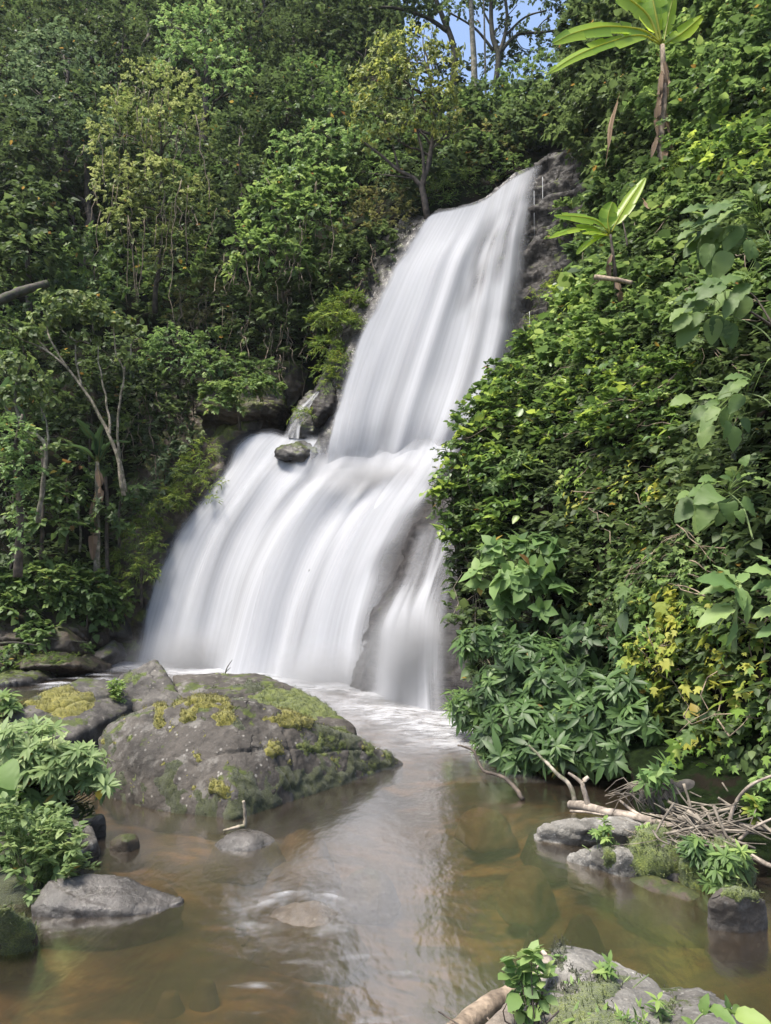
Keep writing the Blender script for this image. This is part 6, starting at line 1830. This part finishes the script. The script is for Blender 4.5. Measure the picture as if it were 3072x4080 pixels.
for k in range(26):                                    # fine arching twigs
    x0 = r.uniform(2540, 2720)
    pts = [W(x0, 3230 + r.normal() * 20, 7.6), W(x0 - r.uniform(30, 90), 3130 + r.normal() * 25, 7.6), W(x0 - r.uniform(90, 200), 3170 + r.normal() * 35, 7.7)]
    mb.tube(spline(pts, 9), .006, .003, 4)
tag(mb.build('twigs', M['twig']), kind='stuff')
for lb, pts, r0, r1, mt in [
    ('smooth tan log at the bottom edge beside the near rock', [(1800, 4130, 3.3), (1950, 4010, 3.6), (2080, 3930, 3.85), (2150, 3900, 4.0)], .05, .042, 'wood_tan'),
    ('grey split log wedged against the near rock', [(1960, 4140, 3.15), (2060, 4020, 3.45), (2130, 3930, 3.7), (2185, 3830, 3.95)], .05, .035, 'wood'),
    ('short grey stick tip pointing up behind the near rock', [(2190, 3860, 4.2), (2175, 3820, 4.25), (2160, 3795, 4.3)], .014, .012, 'wood')]:
    stick('log' if 'log' in lb else 'stick', lb, 'log' if 'log' in lb else 'stick', pts, r0, r1, mt, 12, .03, jag=.012)
stick('stick', 'upright broken stick standing in the shallows before the boulder', 'stick', [(975, 3300, 7.85), (977, 3250, 7.85), (970, 3190, 7.85)], .02, .016, 'bark_pale', 8, .12, [([(975, 3290, 7.85), (930, 3300, 7.8), (890, 3310, 7.8)], .022, .012)])
stick('stick', 'small dark twig standing on top of the long low boulder', 'stick', [(895, 2690, 12.8), (905, 2660, 12.8), (925, 2630, 12.8)], .012, .005, 'bark_dark', 5, .1, [([(898, 2680, 12.8), (912, 2665, 12.8), (920, 2660, 12.8)], .008, .004)])
for lb, pts in [('dark branch lying along the far bank under the cracked boulder', [(60, 2525, 20), (200, 2545, 20.2), (350, 2560, 20.6)]), ('thin branch lying across the stones by the left edge', [(-20, 2565, 19.4), (60, 2560, 19.4), (150, 2572, 19.6)])]:
    stick('branch', lb, 'branch', pts, .035, .02, 'bark_dark', 6)

# ------------------------------------------------------------------ plants on the near left bank
def rosette_bush(name, label, tips, D, base_, mat, size, nl, wide, tpl=T_LAN, bark='bark', r=.012, cat='shrub', droop=.35, dj=.5, seed=2, rshift=0.1, kind='whorl'):
    """bush of many stems, each ending in a rosette of leaves; tips: list of (px,py,count,rx,ry)"""
    rr = np.random.default_rng(seed)
    ps = []
    for cx, cy, n, rx, ry in tips:
        a = rr.uniform(0, 6.28, n)
        s = np.sqrt(rr.uniform(0, 1, n))
        ps.append(P(cx + rx * s * np.cos(a), cy + ry * s * np.sin(a), D + rr.uniform(-dj, dj, n)))
    p = np.concatenate(ps)
    b_ = np.array(W(*base_))
    root = empty(name, b_, label, cat)
    out = nrm(nrm(p - b_) * .6 + UP * .55 + np.array([0, -.25, 0]) + rr.normal(size=p.shape) * .25)
    mb = MB()
    sprays(mb, tpl, p, out, nl, size, kind, droop=droop, wide=wide, rnd=np.clip(.45 + rshift + .2 * rr.normal(size=len(p)), .02, .98), vary=.2, up=.7, length=size * 1.6)
    mb.build('foliage', M[mat], root)
    mb = MB()
    for k in range(len(p)):
        m_ = b_ * .45 + p[k] * .55 + np.array([0, 0, -.08]) + rr.normal(size=3) * .04
        mb.tube(spline([b_ + rr.normal(size=3) * [.12, .12, .02], m_, p[k]], 8), r * .7, r * .25, 5)
    mb.build('stem', M[bark], root)
    return root
rosette_bush('lance_leaved_shrub', 'leafy light green shrub on the near left bank in front of the slab', [(90, 2950, 50, 160, 70), (200, 3020, 50, 160, 70), (60, 3060, 44, 130, 70), (280, 3080, 32, 110, 60), (330, 3030, 20, 90, 40), (120, 3140, 32, 150, 50), (390, 3110, 12, 60, 40)], 7.9, (120, 3230, 8.1), 'lf_shrub', .135, 12, 1.0, rshift=.0)
rosette_bush('nettle_shrub', 'small toothed leaf shrub below the leafy light green shrub', [(100, 3330, 44, 110, 70), (220, 3370, 40, 110, 70), (130, 3450, 40, 120, 60), (260, 3440, 30, 80, 60), (60, 3250, 16, 60, 40), (200, 3260, 12, 60, 40), (170, 3540, 22, 90, 40)], 6.6, (110, 3560, 6.7), 'lf_shrub', .07, 11, .95, tpl=T_OV, bark='stem_g', r=.008, seed=4, rshift=-.12, kind='twig')
big_leaf_plant('taro_plant', 'single large round pale green leaf at the left edge among the shrubs', [(-60, 3260, 7.2), (-30, 3180, 7.1), (0, 3120, 7)], [((0, 3110, 7), (50, 3150, 6.9), 1.3), ((-10, 3060, 7), (55, 3120, 6.85), 1.2)], 'lf_bright', T_BIGHEART)
rosette_bush('weed', 'sparse weed at the left edge beside the far end of the slab', [(30, 2790, 10, 40, 40), (20, 2840, 8, 40, 30)], 10.8, (20, 2900, 10.8), 'lf_mid', .14, 8, 1.4, dj=.2, cat='weed')
rosette_bush('weed', 'tiny dark weed sprouting by the block next to the boulder', [(335, 3220, 6, 40, 30)], 7.9, (340, 3270, 7.9), 'lf_dark', .09, 8, 1.0, dj=.1, cat='weed')
mb = MB()
p = P(RNG.uniform(440, 490, 80), RNG.uniform(2720, 2800, 80), RNG.uniform(11.6, 11.9, 80))
sprays(mb, T_DIA, p, np.tile([0, -.5, .6], (80, 1)) + RNG.normal(size=(80, 3)) * .4, 6, .05, 'twig', rnd=np.full(80, .7))
tag(mb.build('weed', M['lf_bright']), 'bright green weed growing in the dark gap between the two slabs', 'weed')

# small plants on the right hand rocks
for lb, tips, D, b_, mt, sz, nl, wd in [
    ('small leafy weed in the crack of the jagged rock', [(2400, 3330, 8, 30, 30), (2415, 3290, 6, 20, 25), (2430, 3400, 6, 20, 30)], 6.9, (2420, 3385, 6.95), 'lf_bright', .06, 8, 1.4),
    ('little seedling at the top of the mossy hump', [(2580, 3305, 7, 25, 18), (2590, 3400, 5, 20, 40)], 7.0, (2580, 3340, 7.05), 'lf_bright', .065, 7, 1.7),
    ('blue green tuft on the near side of the mossy mound', [(2770, 3380, 16, 40, 40), (2800, 3420, 14, 40, 30)], 6.5, (2790, 3450, 6.55), 'lf_whorl', .1, 11, .9),
    ('bright narrow leaved tuft hanging over the front of the mossy mound', [(2880, 3440, 16, 60, 40), (2860, 3500, 10, 40, 40), (2930, 3410, 8, 50, 25), (2860, 3540, 5, 24, 16)], 6.35, (2880, 3450, 6.5), 'lf_bright', .1, 10, .95),
    ('leafy sprig at the right edge over the thick stub', [(3050, 3150, 16, 50, 70)], 7.3, (3100, 3260, 7.3), 'lf_bright', .1, 9, 1.1),
    ('lobed seedlings at the right edge beside the bleached branches', [(3040, 3290, 10, 50, 50), (3010, 3210, 6, 40, 30)], 7.1, (3080, 3360, 7.1), 'lf_lobe', .08, 7, 2.0)]:
    rosette_bush('weed', lb, tips, D, b_, mt, sz, nl, wd, dj=.08, cat='weed', bark='stem_g', r=.006, seed=abs(int(b_[0])))
for lb, tips, D, b_, mt, sz, nl, wd in [
    ('starry seedling near the middle of the near rock', [(2290, 3950, 4, 40, 14), (2330, 3965, 2, 20, 8)], 3.85, (2300, 3990, 3.85), 'lf_pale', .055, 7, 1.1),
    ('starry seedling low on the near rock by its mossy edge', [(2610, 4010, 3, 30, 25), (2560, 4030, 2, 20, 10)], 3.65, (2610, 4050, 3.65), 'lf_bright', .06, 8, 1.1),
    ('tuft of weeds beside the red leaf on the near rock', [(2400, 3880, 5, 30, 30), (2430, 3850, 3, 20, 20)], 3.95, (2410, 3900, 3.95), 'lf_bright', .05, 7, 1.3),
    ('weed sprig on the upper left of the near rock', [(2200, 3830, 4, 25, 20), (2250, 3835, 3, 20, 10), (2190, 3900, 3, 20, 20)], 4.1, (2210, 3880, 4.1), 'lf_pale', .055, 6, 1.3),
    ('grassy weeds along the bottom edge on the near rock', [(2420, 4060, 7, 100, 20), (2520, 4070, 4, 50, 15), (2300, 4070, 4, 40, 10)], 3.5, (2420, 4110, 3.5), 'lf_bright', .055, 7, .8),
    ('tiny weed on the dark moss at the corner of the near rock', [(2160, 4020, 3, 12, 10)], 3.6, (2160, 4035, 3.6), 'lf_bright', .035, 7, 1.5)]:
    rosette_bush('seedling', lb, tips, D, b_, mt, sz, nl, wd, dj=.05, cat='seedling', bark='stem_g', r=.004, seed=abs(int(b_[0])))
rosette_bush('round_leaved_sapling', 'soft round leaved sapling standing before the logs at the bottom edge', [(2110, 3850, 4, 40, 20), (2050, 3910, 3, 30, 20), (2130, 3920, 3, 30, 20), (2080, 3960, 4, 30, 20), (2120, 4000, 4, 30, 20), (2090, 4050, 4, 30, 20)], 3.1, (2110, 4150, 3.1), 'lf_pale', .06, 5, 2.4, dj=.05, cat='sapling', bark='bark', r=.006, seed=9, kind='twig')
big_leaf_plant('broad_leaved_sprout', 'bright sprout with broad leaves beside the low pale stone at the bottom', [(2760, 4080, 3.3), (2800, 4040, 3.3), (2850, 4030, 3.3)],
               [((2800, 4040, 3.3), (2810, 3960, 3.3), .9), ((2830, 4010, 3.3), (2930, 4060, 3.2), .75), ((2900, 4060, 3.3), (2910, 3970, 3.3), .8), ((2920, 4040, 3.3), (2960, 4000, 3.35), .75), ((2930, 4040, 3.3), (3060, 4060, 3.2), .8), ((2760, 4080, 3.3), (2720, 4050, 3.3), .7)], 'lf_bright', T_BIGOV, r=.005)
# fallen leaves
N = NT('red_leaf')
M['redleaf'] = N.surf(N.n('BsdfPrincipled', Base_Color=(.32, .11, .085), Roughness=.6))
N = NT('yellow_leaf')
M['yelleaf'] = N.surf(N.n('BsdfPrincipled', Base_Color=(.5, .36, .04), Roughness=.6))
def fallen(label, px, py, D, s, mat, d, nn=(0, -.35, 1)):
    mb = MB()
    mb.leaves(T_OV if mat != 'redleaf' else T_LOBE, np.array([W(px, py, D)]), np.array([d], float), np.array([nn], float), s, np.array([.5]))
    tag(mb.build('fallen_leaf', M[mat], smooth=True), label, 'leaf')
fallen('dead red leaf lying on the near rock', 2370, 3900, 3.98, .08, 'redleaf', (1, -.3, .0))
fallen('yellow leaf lying on the flat lichen rock', 2335, 3268, 8.1, .09, 'yelleaf', (1, .1, .05))
fallen('yellow leaf hanging from the shrub beside the boulder', 395, 3140, 7.6, .12, 'yelleaf', (.05, -.1, -1), (0, -1, .1))
fallen('orange leaf on the shrub tip beside the boulder', 375, 3060, 7.6, .1, 'yelleaf', (.6, -.1, -.7), (0, -1, .3))

# thin moist air over the whole gorge
mb = MB()
x0, x1, y0, y1, z0, z1 = -70, 60, -12, 110, -3, 95
c = np.array([(x, y, z) for x in (x0, x1) for y in (y0, y1) for z in (z0, z1)], float)
mb.raw(c, np.array([0, 1, 3, 2, 4, 6, 7, 5, 0, 4, 5, 1, 2, 3, 7, 6, 0, 2, 6, 4, 1, 5, 7, 3]), np.full(6, 4))
N = NT('haze')
vol = N.n('VolumePrincipled', Color=(.86, .92, 1.0), Density=.00022, Anisotropy=.1)
N.t.links.new(vol.outputs[0], N.out.inputs['Volume'])
tag(mb.build('haze', N.m), kind='stuff')
